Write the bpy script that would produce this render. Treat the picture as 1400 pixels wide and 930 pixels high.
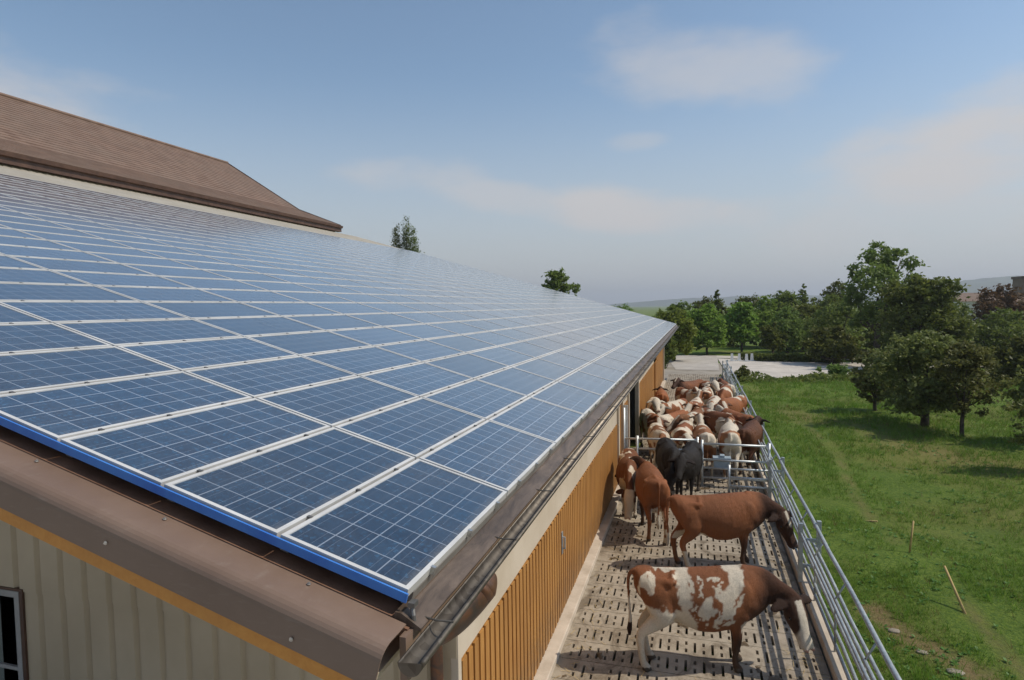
import bpy, math, random
import numpy as np
from mathutils import Vector, Matrix

# ------------------------------------------------------------------ camera
S = bpy.context.scene
COL = S.collection
for o in list(bpy.data.objects): bpy.data.objects.remove(o)
cam_d = bpy.data.cameras.new('camera'); cam = bpy.data.objects.new('camera', cam_d); COL.objects.link(cam)
cam_d.sensor_width = 36.0; cam_d.lens = 853.26 / 1400 * 36; cam_d.clip_start = 0.05; cam_d.clip_end = 20000
RX = (0.959268304, 0.282086625, -0.0152137288)
RY = (0.000232805728, -0.0546439266, -0.998505877)
RZ = (-0.282496491, 0.957831497, -0.0524838582)
CAM = Vector((1.13965, -2.30379, 1.17255 + 3.63))
M = Matrix.Identity(4)
for r in range(3):
    M[r][0] = RX[r]; M[r][1] = -RY[r]; M[r][2] = -RZ[r]; M[r][3] = CAM[r]
cam.matrix_world = M
S.camera = cam

# ------------------------------------------------------------------ sky and sun
SUN_EL, SUN_AZ = math.radians(50), math.radians(80)      # azimuth from +Y towards +X
W = bpy.data.worlds.new('World'); S.world = W; W.use_nodes = True
nt = W.node_tree; nt.nodes.clear()
N = nt.nodes.new; L = nt.links.new
out = N('ShaderNodeOutputWorld'); bg = N('ShaderNodeBackground'); bg.inputs['Strength'].default_value = 0.15
sky = N('ShaderNodeTexSky'); sky.sky_type = 'NISHITA'; sky.sun_disc = False
sky.sun_elevation = SUN_EL; sky.sun_rotation = SUN_AZ; sky.altitude = 400
sky.air_density = 1.05; sky.dust_density = 0.9; sky.ozone_density = 1.3
tc = N('ShaderNodeTexCoord'); sep = N('ShaderNodeSeparateXYZ'); L(tc.outputs['Generated'], sep.inputs[0])
def wmath(op, a, b=None, c=None):
    n = N('ShaderNodeMath'); n.operation = op
    for k, v in enumerate((a, b, c)):
        if v is None: continue
        if isinstance(v, (int, float)): n.inputs[k].default_value = v
        else: L(v, n.inputs[k])
    return n.outputs[0]
zc = wmath('ADD', wmath('MAXIMUM', sep.outputs['Z'], 0.0), 0.10)
cx = wmath('DIVIDE', sep.outputs['X'], zc); cy = wmath('DIVIDE', sep.outputs['Y'], zc)
cmb = N('ShaderNodeCombineXYZ'); L(cx, cmb.inputs[0]); L(cy, cmb.inputs[1])
mp = N('ShaderNodeMapping'); mp.inputs['Scale'].default_value = (0.75, 0.42, 1); mp.inputs['Rotation'].default_value = (0, 0, math.radians(24)); mp.inputs['Location'].default_value = (0.35, 0.8, 0)
L(cmb.outputs[0], mp.inputs[0])
nz = N('ShaderNodeTexNoise'); nz.inputs['Scale'].default_value = 1.0; nz.inputs['Detail'].default_value = 7; nz.inputs['Roughness'].default_value = 0.5; nz.inputs['Distortion'].default_value = 0.4
L(mp.outputs[0], nz.inputs['Vector'])
# cloud banks where they stand in the sky: (azimuth, elevation, half width, half height, tilt, weight) in degrees
az = wmath('MULTIPLY', wmath('ARCTAN2', sep.outputs['X'], sep.outputs['Y']), 57.2958); el = wmath('MULTIPLY', wmath('ARCSINE', sep.outputs['Z']), 57.2958)
nz2 = N('ShaderNodeTexNoise'); nz2.inputs['Scale'].default_value = 5.5; nz2.inputs['Detail'].default_value = 6; nz2.inputs['Roughness'].default_value = 0.55
mp2 = N('ShaderNodeMapping'); mp2.inputs['Scale'].default_value = (1, 1, 2.6); L(tc.outputs['Generated'], mp2.inputs[0]); L(mp2.outputs[0], nz2.inputs['Vector'])
nzc = wmath('SUBTRACT', nz2.outputs['Fac'], 0.5); nzd = wmath('SUBTRACT', nz.outputs['Fac'], 0.5)
tot = None
for a0, e0, wa, we, ti, wt in ((0.5, 19.6, 8.5, 3.2, -0.15, 0.62), (-26.0, 11.8, 6.0, 1.6, 0.0, 0.62), (-16, 9.6, 9, 1.3, -0.12, 0.60), (-5.0, 8.2, 9, 1.8, -0.10, 0.95), (3.5, 7.3, 6, 1.0, -0.05, 0.5),
                               (18.0, 10.8, 9.5, 3.4, 0.22, 1.0), (25.0, 12.5, 9, 4.0, 0.2, 1.0), (14, 6.5, 14, 2.6, 0.0, 0.55), (-5.2, 14.2, 2.6, 0.7, 0, 0.35),
                               (60, 20, 22, 7, 0.1, 0.8), (110, 15, 25, 6, 0, 0.8), (-75, 13, 24, 6, 0, 0.9), (-120, 22, 30, 8, 0.1, 0.8), (170, 25, 30, 9, 0, 0.8)):
    da = wmath('SUBTRACT', az, a0); de = wmath('SUBTRACT', wmath('SUBTRACT', el, e0), wmath('MULTIPLY', da, ti))
    q = wmath('ADD', wmath('POWER', wmath('DIVIDE', da, wa), 2.0), wmath('POWER', wmath('DIVIDE', de, we), 2.0))
    q = wmath('ADD', q, wmath('MULTIPLY', nzc, -4.6)); q = wmath('ADD', q, wmath('MULTIPLY', nzd, -1.6))
    g = N('ShaderNodeMapRange'); g.interpolation_type = 'SMOOTHSTEP'; g.inputs[1].default_value = 1.9; g.inputs[2].default_value = -0.3; g.inputs[3].default_value = 0.0; g.inputs[4].default_value = wt
    L(q, g.inputs[0]); tot = g.outputs[0] if tot is None else wmath('MAXIMUM', tot, g.outputs[0])
class _O: pass
cr = _O(); cr.outputs = [wmath('MULTIPLY', tot, 0.92)]
# whitish haze towards the horizon, then the clouds in front
veil = N('ShaderNodeMix'); veil.data_type = 'RGBA'; veil.inputs[7].default_value = (3.30, 3.34, 3.46, 1)
vf = N('ShaderNodeMapRange'); vf.interpolation_type = 'SMOOTHSTEP'; vf.inputs[1].default_value = -0.02; vf.inputs[2].default_value = 0.36; vf.inputs[3].default_value = 0.92; vf.inputs[4].default_value = 0.0
L(sep.outputs['Z'], vf.inputs[0]); L(vf.outputs[0], veil.inputs[0]); tint = N('ShaderNodeMix'); tint.data_type = 'RGBA'; tint.blend_type = 'MULTIPLY'; tint.inputs[0].default_value = 1.0; tint.inputs[7].default_value = (0.86, 0.885, 0.845, 1)
L(sky.outputs[0], tint.inputs[6]); L(tint.outputs[2], veil.inputs[6])
mixc = N('ShaderNodeMix'); mixc.data_type = 'RGBA'; mixc.inputs[7].default_value = (3.95, 3.82, 3.80, 1)
L(cr.outputs[0], mixc.inputs[0]); L(veil.outputs[2], mixc.inputs[6])
L(mixc.outputs[2], bg.inputs[0]); L(bg.outputs[0], out.inputs[0])

sun_d = bpy.data.lights.new('sun', 'SUN'); sun = bpy.data.objects.new('sun', sun_d); COL.objects.link(sun)
sun_d.energy = 3.3; sun_d.angle = math.radians(0.6); sun_d.color = (1.0, 0.92, 0.79)
sv = Vector((math.sin(SUN_AZ) * math.cos(SUN_EL), math.cos(SUN_AZ) * math.cos(SUN_EL), math.sin(SUN_EL)))
sun.rotation_euler = sv.to_track_quat('Z', 'Y').to_euler()

S.view_settings.view_transform = 'Standard'; S.view_settings.look = 'None'
S.view_settings.exposure = 0.08; S.view_settings.gamma = 1.0; S.view_settings.use_curve_mapping = False
S.render.engine = 'CYCLES'

# ------------------------------------------------------------------ helpers
rnd = random.Random(7)
rng = np.random.default_rng(11)

def lin(h):
    c = [int(h[i:i+2], 16) / 255 for i in (0, 2, 4)]
    return tuple((x / 12.92 if x <= 0.04045 else ((x + 0.055) / 1.055) ** 2.4) for x in c) + (1,)

class NB:
    """small node-tree builder"""
    def __init__(s, name):
        s.m = bpy.data.materials.new(name); s.m.use_nodes = True; s.t = s.m.node_tree
        s.b = s.t.nodes['Principled BSDF']; s.o = s.t.nodes['Material Output']
    def n(s, t, **kw):
        x = s.t.nodes.new(t)
        for k, v in kw.items(): setattr(x, k, v)
        return x
    def l(s, a, b): s.t.links.new(a, b)
    def coord(s, kind='Object', scale=(1, 1, 1), rot=(0, 0, 0)):
        if kind == 'World': src = s.n('ShaderNodeNewGeometry').outputs['Position']
        else: src = s.n('ShaderNodeTexCoord').outputs[kind]
        m = s.n('ShaderNodeMapping'); m.inputs['Scale'].default_value = scale; m.inputs['Rotation'].default_value = rot
        s.l(src, m.inputs[0]); return m.outputs[0]
    def noise(s, vec, scale, detail=4, rough=0.55, dist=0.0):
        x = s.n('ShaderNodeTexNoise'); x.inputs['Scale'].default_value = scale; x.inputs['Detail'].default_value = detail
        x.inputs['Roughness'].default_value = rough; x.inputs['Distortion'].default_value = dist; s.l(vec, x.inputs['Vector']); return x.outputs['Fac']
    def math(s, op, a, b=None, c=None, clamp=False):
        x = s.n('ShaderNodeMath', operation=op, use_clamp=clamp)
        for k, v in enumerate((a, b, c)):
            if v is None: continue
            if isinstance(v, (int, float)): x.inputs[k].default_value = v
            else: s.l(v, x.inputs[k])
        return x.outputs[0]
    def rng(s, v, a, b, c=0.0, d=1.0, smooth=False):
        x = s.n('ShaderNodeMapRange'); x.inputs[1].default_value = a; x.inputs[2].default_value = b; x.inputs[3].default_value = c; x.inputs[4].default_value = d
        if smooth: x.interpolation_type = 'SMOOTHSTEP'
        s.l(v, x.inputs[0]); return x.outputs[0]
    def mix(s, f, a, b, mode='MIX'):
        x = s.n('ShaderNodeMix', data_type='RGBA', blend_type=mode)
        for k, v in ((0, f), (6, a), (7, b)):
            if isinstance(v, (int, float)): x.inputs[k].default_value = v
            elif isinstance(v, tuple): x.inputs[k].default_value = v
            else: s.l(v, x.inputs[k])
        return x.outputs[2]
    def base(s, v, rough=0.7, metal=0.0, spec=0.5):
        if isinstance(v, tuple): s.b.inputs['Base Color'].default_value = v
        else: s.l(v, s.b.inputs['Base Color'])
        if isinstance(rough, (int, float)): s.b.inputs['Roughness'].default_value = rough
        else: s.l(rough, s.b.inputs['Roughness'])
        s.b.inputs['Metallic'].default_value = metal; s.b.inputs['Specular IOR Level'].default_value = spec
    def bump(s, h, strength=0.3, dist=0.02):
        x = s.n('ShaderNodeBump'); x.inputs['Strength'].default_value = strength; x.inputs['Distance'].default_value = dist
        s.l(h, x.inputs['Height']); s.l(x.outputs[0], s.b.inputs['Normal'])

def simple(name, c1, c2, scale=3, rough=0.7, metal=0.0, bump=0.15, kind='World', sc=(1, 1, 1), spec=0.5, dist=0.01):
    b = NB(name); v = b.coord(kind, sc); n1 = b.noise(v, scale, 6, 0.6)
    b.base(b.mix(b.rng(n1, 0.35, 0.65), c1, c2), rough, metal, spec)
    if bump: b.bump(b.noise(v, scale * 6, 3), bump, dist)
    return b.m

# ---- mesh building
class MB:
    def __init__(s): s.v = []; s.f = []; s.m = []; s.uv = []
    def quad(s, a, b, c, d, mi=0, uv=None):
        i = len(s.v); s.v += [a, b, c, d]; s.f.append((i, i+1, i+2, i+3)); s.m.append(mi); s.uv.append(uv)
    def poly(s, pts, mi=0):
        i = len(s.v); s.v += list(pts); s.f.append(tuple(range(i, i + len(pts)))); s.m.append(mi); s.uv.append(None)
    def box(s, lo, hi, mi=0, R=None):
        x0, y0, z0 = lo; x1, y1, z1 = hi
        c = [(x0,y0,z0),(x1,y0,z0),(x1,y1,z0),(x0,y1,z0),(x0,y0,z1),(x1,y0,z1),(x1,y1,z1),(x0,y1,z1)]
        if R is not None: c = [tuple(R @ Vector(p)) for p in c]
        i = len(s.v); s.v += c
        for f in ((0,3,2,1),(4,5,6,7),(0,1,5,4),(1,2,6,5),(2,3,7,6),(3,0,4,7)):
            s.f.append(tuple(i + k for k in f)); s.m.append(mi); s.uv.append(None)
    def extrude(s, prof, a, b, mi=0, close=True, caps=True):
        """prof: list of 3D points (in plane at a); extrude by vector b-a"""
        d = Vector(b) - Vector(a); n = len(prof); i = len(s.v)
        s.v += [tuple(Vector(p)) for p in prof] + [tuple(Vector(p) + d) for p in prof]
        for k in range(n if close else n - 1):
            j = (k + 1) % n; s.f.append((i + k, i + j, i + n + j, i + n + k)); s.m.append(mi); s.uv.append(None)
        if caps and close:
            s.f.append(tuple(i + k for k in reversed(range(n)))); s.m.append(mi); s.uv.append(None)
            s.f.append(tuple(i + n + k for k in range(n))); s.m.append(mi); s.uv.append(None)
    def tube(s, pts, rad, seg=8, mi=0, caps=True):
        pts = [Vector(p) for p in pts]; n = len(pts)
        if isinstance(rad, (int, float)): rad = [rad] * n
        i0 = len(s.v); up = None
        for k, p in enumerate(pts):
            t = (pts[min(k+1, n-1)] - pts[max(k-1, 0)]).normalized()
            if up is None:
                up = Vector((0, 0, 1)) if abs(t.z) < 0.9 else Vector((1, 0, 0))
            a = t.cross(up).normalized(); b2 = a.cross(t).normalized(); up = b2
            for q in range(seg):
                an = 2 * math.pi * q / seg
                s.v.append(tuple(p + a * math.cos(an) * rad[k] + b2 * math.sin(an) * rad[k]))
        for k in range(n - 1):
            for q in range(seg):
                r2 = (q + 1) % seg
                s.f.append((i0 + k*seg + q, i0 + k*seg + r2, i0 + (k+1)*seg + r2, i0 + (k+1)*seg + q)); s.m.append(mi); s.uv.append(None)
        if caps:
            s.f.append(tuple(i0 + q for q in reversed(range(seg)))); s.m.append(mi); s.uv.append(None)
            s.f.append(tuple(i0 + (n-1)*seg + q for q in range(seg))); s.m.append(mi); s.uv.append(None)
    def mesh(s, name, mats, smooth=False):
        me = bpy.data.meshes.new(name); me.from_pydata(s.v, [], s.f)
        for m in (mats if isinstance(mats, (list, tuple)) else [mats]): me.materials.append(m)
        me.polygons.foreach_set('material_index', s.m)
        if any(u is not None for u in s.uv):
            l = me.uv_layers.new(name='UVMap')
            for p, u in zip(me.polygons, s.uv):
                if u is None: continue
                for li, uvv in zip(p.loop_indices, u): l.data[li].uv = uvv
        if smooth: me.polygons.foreach_set('use_smooth', [True] * len(me.polygons))
        me.update(); return me
    def build(s, name, mats, parent=None, smooth=False, loc=None):
        return link(name, s.mesh(name, mats, smooth), parent, loc)

def link(name, data, parent=None, loc=None):
    o = bpy.data.objects.new(name, data); COL.objects.link(o)
    if parent is not None: o.parent = parent
    if loc is not None: o.location = loc
    return o
def tag(o, label=None, cat=None, group=None, kind=None):
    if label: o['label'] = label
    if cat: o['category'] = cat
    if group: o['group'] = group
    if kind: o['kind'] = kind
    return o
def thing(name, label, cat, loc=(0, 0, 0), group=None, rz=0):
    o = link(name, None, None, loc); o.rotation_euler = (0, 0, rz); o.empty_display_size = 0.2
    return tag(o, label, cat, group)
def bevel(o, w=0.005, seg=2):
    m = o.modifiers.new('bevel', 'BEVEL'); m.width = w; m.segments = seg; m.limit_method = 'ANGLE'; return o
def np_mesh(name, verts, faces_flat, nper, mats, smooth=False):
    me = bpy.data.meshes.new(name); nv = len(verts); nf = len(faces_flat) // nper
    me.vertices.add(nv); me.vertices.foreach_set('co', np.asarray(verts, np.float32).ravel())
    me.loops.add(nf * nper); me.loops.foreach_set('vertex_index', np.asarray(faces_flat, np.int32))
    me.polygons.add(nf); me.polygons.foreach_set('loop_start', np.arange(0, nf * nper, nper, dtype=np.int32))
    for m in (mats if isinstance(mats, (list, tuple)) else [mats]): me.materials.append(m)
    me.update(calc_edges=True); me.validate()
    if smooth: me.polygons.foreach_set('use_smooth', [True] * len(me.polygons))
    return me

# simple value noise in numpy
_perm = np.random.default_rng(3).random((64, 64, 64)).astype(np.float32)
def vnoise(p, scale=1.0, octaves=4, off=0.0):
    p = np.asarray(p, float) * scale + off + 100.0; tot = 0; amp = 1; sm = 0
    for o in range(octaves):
        i = np.floor(p).astype(int); f = p - i; f = f * f * (3 - 2 * f)
        def g(dx, dy, dz): return _perm[(i[:, 0] + dx) % 64, (i[:, 1] + dy) % 64, (i[:, 2] + dz) % 64]
        x = f[:, 0]; y = f[:, 1]; z = f[:, 2]
        c = ((g(0,0,0)*(1-x)+g(1,0,0)*x)*(1-y)+(g(0,1,0)*(1-x)+g(1,1,0)*x)*y)*(1-z)+((g(0,0,1)*(1-x)+g(1,0,1)*x)*(1-y)+(g(0,1,1)*(1-x)+g(1,1,1)*x)*y)*z
        tot = tot + c * amp; sm += amp; amp *= 0.5; p = p * 2.03 + 17.1
    return tot / sm

ORD = ['zeroth', 'first', 'second', 'third', 'fourth', 'fifth', 'sixth', 'seventh', 'eighth', 'ninth', 'tenth', 'eleventh', 'twelfth', 'thirteenth', 'fourteenth', 'fifteenth', 'sixteenth', 'seventeenth', 'eighteenth', 'nineteenth', 'twentieth'] + \
      ['twenty-' + w for w in ('first', 'second', 'third', 'fourth', 'fifth', 'sixth', 'seventh', 'eighth', 'ninth')] + ['thirtieth'] + ['thirty-' + w for w in ('first', 'second', 'third', 'fourth', 'fifth', 'sixth', 'seventh', 'eighth', 'ninth')]

# ------------------------------------------------------------------ roof frame: u up the slope, y along the eave, w out of the plane
TH = math.radians(16.2527); ZE = 3.63; CT, ST = math.cos(TH), math.sin(TH)
def rp(u, y, w=0.0): return (-u * CT + w * ST, y, ZE + u * ST + w * CT)
PW, PL = 0.66, 1.445
NROW, NCOL = 28, 26
YEND = NCOL * PL + 0.15

# ------------------------------------------------------------------ materials
def mat_cells():
    b = NB('solar_cell_glass'); uvn = b.n('ShaderNodeUVMap'); uvn.uv_map = 'UVMap'
    sp = b.n('ShaderNodeSeparateXYZ'); b.l(uvn.outputs[0], sp.inputs[0])
    def lines(v, w, mult=1.0):
        fr = b.math('FRACT', b.math('MULTIPLY', v, mult)); d = b.math('ABSOLUTE', b.math('SUBTRACT', fr, 0.5)); return b.math('GREATER_THAN', d, 0.5 - w)
    gx = lines(sp.outputs[0], 0.021); gy = lines(sp.outputs[1], 0.021)
    grid = b.math('MAXIMUM', gx, gy)
    bus = b.math('LESS_THAN', b.math('ABSOLUTE', b.math('SUBTRACT', b.math('FRACT', b.math('ADD', b.math('MULTIPLY', sp.outputs[0], 2.0), 0.0)), 0.5)), 0.022)
    # one tone per cell + crystal grains
    wn = b.n('ShaderNodeTexWhiteNoise', noise_dimensions='3D')
    fl = b.n('ShaderNodeVectorMath', operation='FLOOR'); b.l(uvn.outputs[0], fl.inputs[0])
    oi = b.n('ShaderNodeObjectInfo'); ad = b.n('ShaderNodeVectorMath', operation='ADD'); b.l(fl.outputs[0], ad.inputs[0])
    cmbx = b.n('ShaderNodeCombineXYZ'); b.l(b.math('MULTIPLY', oi.outputs['Random'], 91.7), cmbx.inputs[2]); b.l(cmbx.outputs[0], ad.inputs[1])
    b.l(ad.outputs[0], wn.inputs['Vector'])
    ad2 = b.n('ShaderNodeVectorMath', operation='ADD'); b.l(uvn.outputs[0], ad2.inputs[0]); b.l(cmbx.outputs[0], ad2.inputs[1])
    vo = b.n('ShaderNodeTexVoronoi'); vo.inputs['Scale'].default_value = 11; b.l(ad2.outputs[0], vo.inputs['Vector'])
    grain = b.n('ShaderNodeSeparateColor'); b.l(vo.outputs['Color'], grain.inputs[0])
    nn = b.noise(ad2.outputs[0], 1.3, 3)
    tone = b.math('ADD', b.math('MULTIPLY', wn.outputs['Value'], 0.3), b.math('ADD', b.math('MULTIPLY', grain.outputs[0], 0.45), b.math('MULTIPLY', nn, 0.3)))
    cell = b.mix(b.rng(tone, 0.15, 0.95), (0.003, 0.014, 0.038, 1), (0.012, 0.055, 0.120, 1))
    cell = b.mix(b.math('MULTIPLY', b.math('GREATER_THAN', grain.outputs[1], 0.93), 0.5), cell, (0.03, 0.13, 0.26, 1))
    cell = b.mix(b.math('MULTIPLY', bus, 0.22), cell, (0.35, 0.4, 0.5, 1))
    col = b.mix(b.math('MULTIPLY', grid, 0.75), cell, (0.42, 0.48, 0.58, 1))
    dust = b.noise(b.coord('World'), 1.7, 6, 0.65)
    col = b.mix(b.rng(dust, 0.3, 0.75, 0.02, 0.13), col, (0.32, 0.30, 0.27, 1))
    pt = b.rng(oi.outputs['Random'], 0, 1, 0.72, 1.22); hs = b.n('ShaderNodeHueSaturation'); b.l(pt, hs.inputs['Value']); b.l(col, hs.inputs['Color']); col = hs.outputs[0]
    edge = b.rng(sp.outputs[0], 0.0, 0.35, 1, 0, True); en = b.noise(b.coord('World', (1, 1, 1)), 7, 5, 0.7)
    col = b.mix(b.math('MULTIPLY', edge, b.rng(en, 0.35, 0.7, 0.0, 0.5)), col, (0.22, 0.20, 0.17, 1))
    b.base(col, b.rng(dust, 0.3, 0.8, 0.16, 0.34), 0.0, 0.5); b.b.inputs['IOR'].default_value = 1.5; b.b.inputs['Coat Weight'].default_value = 1.0; b.b.inputs['Coat IOR'].default_value = 1.5; b.b.inputs['Coat Roughness'].default_value = 0.12
    return b.m
M_CELL = mat_cells()
M_FRAME = simple('panel_frame_aluminium', (0.56, 0.55, 0.53, 1), (0.70, 0.69, 0.67, 1), 2.5, 0.42, 0.15, 0.03)
M_RAIL = simple('rail_aluminium', (0.24, 0.22, 0.20, 1), (0.36, 0.34, 0.31, 1), 4, 0.5, 0.5, 0.05)
M_CLAMP = simple('clamp_dark', (0.12, 0.115, 0.11, 1), (0.22, 0.21, 0.20, 1), 9, 0.5, 0.6, 0)
M_BLUE = simple('blue_film', (0.03, 0.14, 0.52, 1), (0.06, 0.22, 0.62, 1), 5, 0.35, 0.0, 0.25, dist=0.004)
M_SHEET = simple('brown_roof_sheet', (0.17, 0.085, 0.05, 1), (0.27, 0.15, 0.095, 1), 5, 0.6, 0, 0.2)
def mat_eave():
    b = NB('weathered_eave_sheet'); v = b.coord('World', (6, 0.9, 1)); n1 = b.noise(v, 2.2, 7, 0.7, 0.6); n2 = b.noise(b.coord('World'), 14, 5, 0.7)
    c = b.mix(b.rng(n1, 0.35, 0.7), (0.060, 0.042, 0.031, 1), (0.185, 0.135, 0.10, 1)); c = b.mix(b.rng(n2, 0.55, 0.8, 0, 0.6), c, (0.045, 0.034, 0.028, 1))
    b.base(c, 0.45, 0.2); b.bump(n2, 0.25, 0.006); return b.m
M_EAVE = mat_eave()
def mat_cap():
    b = NB('brown_coated_sheet_metal'); v = b.coord('World', (1, 1, 1)); n1 = b.noise(v, 1.4, 6, 0.65); n2 = b.noise(b.coord('World', (1, 1, 5)), 9, 6, 0.7)
    c = b.mix(b.rng(n1, 0.3, 0.7), (0.165, 0.108, 0.078, 1), (0.225, 0.155, 0.115, 1)); c = b.mix(b.rng(n2, 0.56, 0.78, 0, 0.45), c, (0.27, 0.22, 0.18, 1))
    b.base(c, b.rng(n1, 0.3, 0.7, 0.36, 0.5)); b.bump(b.noise(v, 3.5, 3), 0.12, 0.01); return b.m
M_CAP = mat_cap()
M_SCREW = simple('screw_steel', (0.45, 0.44, 0.42, 1), (0.62, 0.61, 0.58, 1), 30, 0.35, 0.8, 0)
def mat_wood(name, c1, c2, c3, axis):
    b = NB(name); sc = {'z': (6, 6, 0.7), 'y': (8, 0.5, 8)}[axis]
    v = b.coord('World', sc); n1 = b.noise(v, 3, 7, 0.7, 0.4); wn = b.noise(b.coord('World', (1, 1, 1)), 0.9, 4)
    c = b.mix(b.rng(n1, 0.3, 0.7), c1, c2); c = b.mix(b.rng(wn, 0.45, 0.75, 0, 0.55), c, c3)
    b.base(c, 0.55); b.bump(n1, 0.3, 0.004); return b, c
def mat_boards():
    b, c = mat_wood('larch_stained_boards', (0.35, 0.155, 0.034, 1), (0.51, 0.26, 0.07, 1), (0.29, 0.125, 0.03, 1), 'z')
    # each board its own tone
    g = b.n('ShaderNodeNewGeometry'); sp = b.n('ShaderNodeSeparateXYZ'); b.l(g.outputs['Position'], sp.inputs[0])
    wn = b.n('ShaderNodeTexWhiteNoise', noise_dimensions='1D'); b.l(b.math('FLOOR', b.math('DIVIDE', sp.outputs[1], 0.155)), wn.inputs['W'])
    c = b.mix(b.rng(wn.outputs['Value'], 0, 1, 0, 0.38), c, (0.24, 0.11, 0.03, 1)); b.base(c, 0.55)
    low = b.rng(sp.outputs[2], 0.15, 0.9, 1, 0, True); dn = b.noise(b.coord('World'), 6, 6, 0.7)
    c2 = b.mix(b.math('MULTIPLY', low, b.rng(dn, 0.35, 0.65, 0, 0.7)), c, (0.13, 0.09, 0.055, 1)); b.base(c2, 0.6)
    return b.m
M_BOARD = mat_boards()
M_BARGE = mat_wood('orange_bargeboard_wood', (0.56, 0.22, 0.035, 1), (0.68, 0.31, 0.06, 1), (0.40, 0.19, 0.05, 1), 'y')[0].m
M_CREAM = simple('cream_painted_board', (0.50, 0.42, 0.32, 1), (0.58, 0.50, 0.40, 1), 1.2, 0.65, 0, 0.1)
M_RIB = simple('cream_ribbed_sheet', (0.40, 0.36, 0.29, 1), (0.48, 0.435, 0.36, 1), 0.9, 0.5, 0, 0.05)
M_RIBD = simple('beige_ribbed_sheet', (0.42, 0.345, 0.24, 1), (0.50, 0.42, 0.30, 1), 0.9, 0.5, 0, 0.05)
M_PLINTH = simple('pale_concrete_plinth', (0.44, 0.37, 0.29, 1), (0.58, 0.50, 0.41, 1), 3, 0.85, 0, 0.4)
def mat_galv(name='galvanised_steel', c1=(0.30, 0.33, 0.34, 1), c2=(0.50, 0.53, 0.54, 1)):
    b = NB(name); v = b.coord('World'); vo = b.n('ShaderNodeTexVoronoi'); vo.inputs['Scale'].default_value = 26; b.l(v, vo.inputs['Vector'])
    s2 = b.n('ShaderNodeSeparateColor'); b.l(vo.outputs['Color'], s2.inputs[0]); n1 = b.noise(v, 2.5, 5, 0.65)
    f = b.math('ADD', b.math('MULTIPLY', s2.outputs[0], 0.35), b.math('MULTIPLY', n1, 0.8)); c = b.mix(b.rng(f, 0.25, 0.85), c1, c2)
    b.base(c, b.rng(n1, 0.3, 0.7, 0.38, 0.55), 0.55); return b.m
M_GALV = mat_galv()
M_GALVL = mat_galv('bright_galvanised_steel', (0.50, 0.52, 0.52, 1), (0.68, 0.70, 0.70, 1))
M_GUT = mat_galv('weathered_zinc_gutter', (0.070, 0.055, 0.042, 1), (0.19, 0.165, 0.135, 1))
def mat_rust():
    b = NB('rusty_copper_pipe'); v = b.coord('World'); n1 = b.noise(v, 7, 7, 0.7, 0.8); n2 = b.noise(v, 3, 4)
    c = b.mix(b.rng(n1, 0.4, 0.62), (0.075, 0.052, 0.042, 1), (0.17, 0.075, 0.038, 1)); c = b.mix(b.rng(n2, 0.5, 0.7, 0, 0.6), c, (0.11, 0.10, 0.095, 1))
    b.base(c, 0.42, 0.4); b.bump(n1, 0.2, 0.006); return b.m
M_RUST = mat_rust()
def mat_tiles():
    b = NB('brown_roof_tiles'); v = b.coord('Object')
    sp = b.n('ShaderNodeSeparateXYZ'); b.l(v, sp.inputs[0])
    wn = b.n('ShaderNodeTexWhiteNoise', noise_dimensions='2D'); cc = b.n('ShaderNodeCombineXYZ')
    b.l(b.math('FLOOR', b.math('DIVIDE', sp.outputs[1], 0.42)), cc.inputs[0]); b.l(b.math('FLOOR', b.math('DIVIDE', sp.outputs[0], 0.40)), cc.inputs[1]); b.l(cc.outputs[0], wn.inputs['Vector'])
    n1 = b.noise(v, 0.5, 6, 0.6)
    c = b.mix(wn.outputs['Value'], (0.155, 0.095, 0.066, 1), (0.205, 0.132, 0.095, 1)); c = b.mix(b.rng(n1, 0.4, 0.7, 0, 0.5), c, (0.17, 0.125, 0.095, 1))
    b.base(c, 0.75); return b.m
M_TILE = mat_tiles()
M_DKBROWN = simple('dark_brown_gutter', (0.06, 0.03, 0.02, 1), (0.10, 0.052, 0.034, 1), 3, 0.5, 0, 0)
M_GLASS = simple('dark_window_glass', (0.09, 0.115, 0.10, 1), (0.14, 0.165, 0.15, 1), 1, 0.25, 0, 0)
M_WFRAME = simple('grey_window_frame', (0.26, 0.26, 0.25, 1), (0.34, 0.34, 0.33, 1), 3, 0.5, 0, 0)
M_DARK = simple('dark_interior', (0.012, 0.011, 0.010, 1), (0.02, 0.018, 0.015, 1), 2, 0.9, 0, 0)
def mat_slab():
    b = NB('barn_slat_concrete'); v = b.coord('World'); n1 = b.noise(v, 0.7, 6, 0.65, 0.5); n2 = b.noise(v, 6, 7, 0.72, 0.8); n3 = b.noise(v, 45, 3, 0.6)
    c = b.mix(b.rng(n2, 0.3, 0.7), (0.27, 0.225, 0.17, 1), (0.42, 0.36, 0.28, 1)); c = b.mix(b.rng(n1, 0.48, 0.68, 0, 0.75), c, (0.17, 0.125, 0.08, 1))
    c = b.mix(b.rng(n2, 0.60, 0.70, 0, 0.7), c, (0.20, 0.12, 0.06, 1)); n4 = b.noise(b.coord('World', (1, 0.6, 1)), 2.1, 6, 0.75, 1.5); c = b.mix(b.rng(n4, 0.47, 0.62, 0, 0.72), c, (0.10, 0.072, 0.042, 1))
    b.base(c, 0.8); b.bump(b.math('ADD', n2, b.math('MULTIPLY', n3, 0.5)), 0.4, 0.01); return b.m
M_SLAB = mat_slab()
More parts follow.
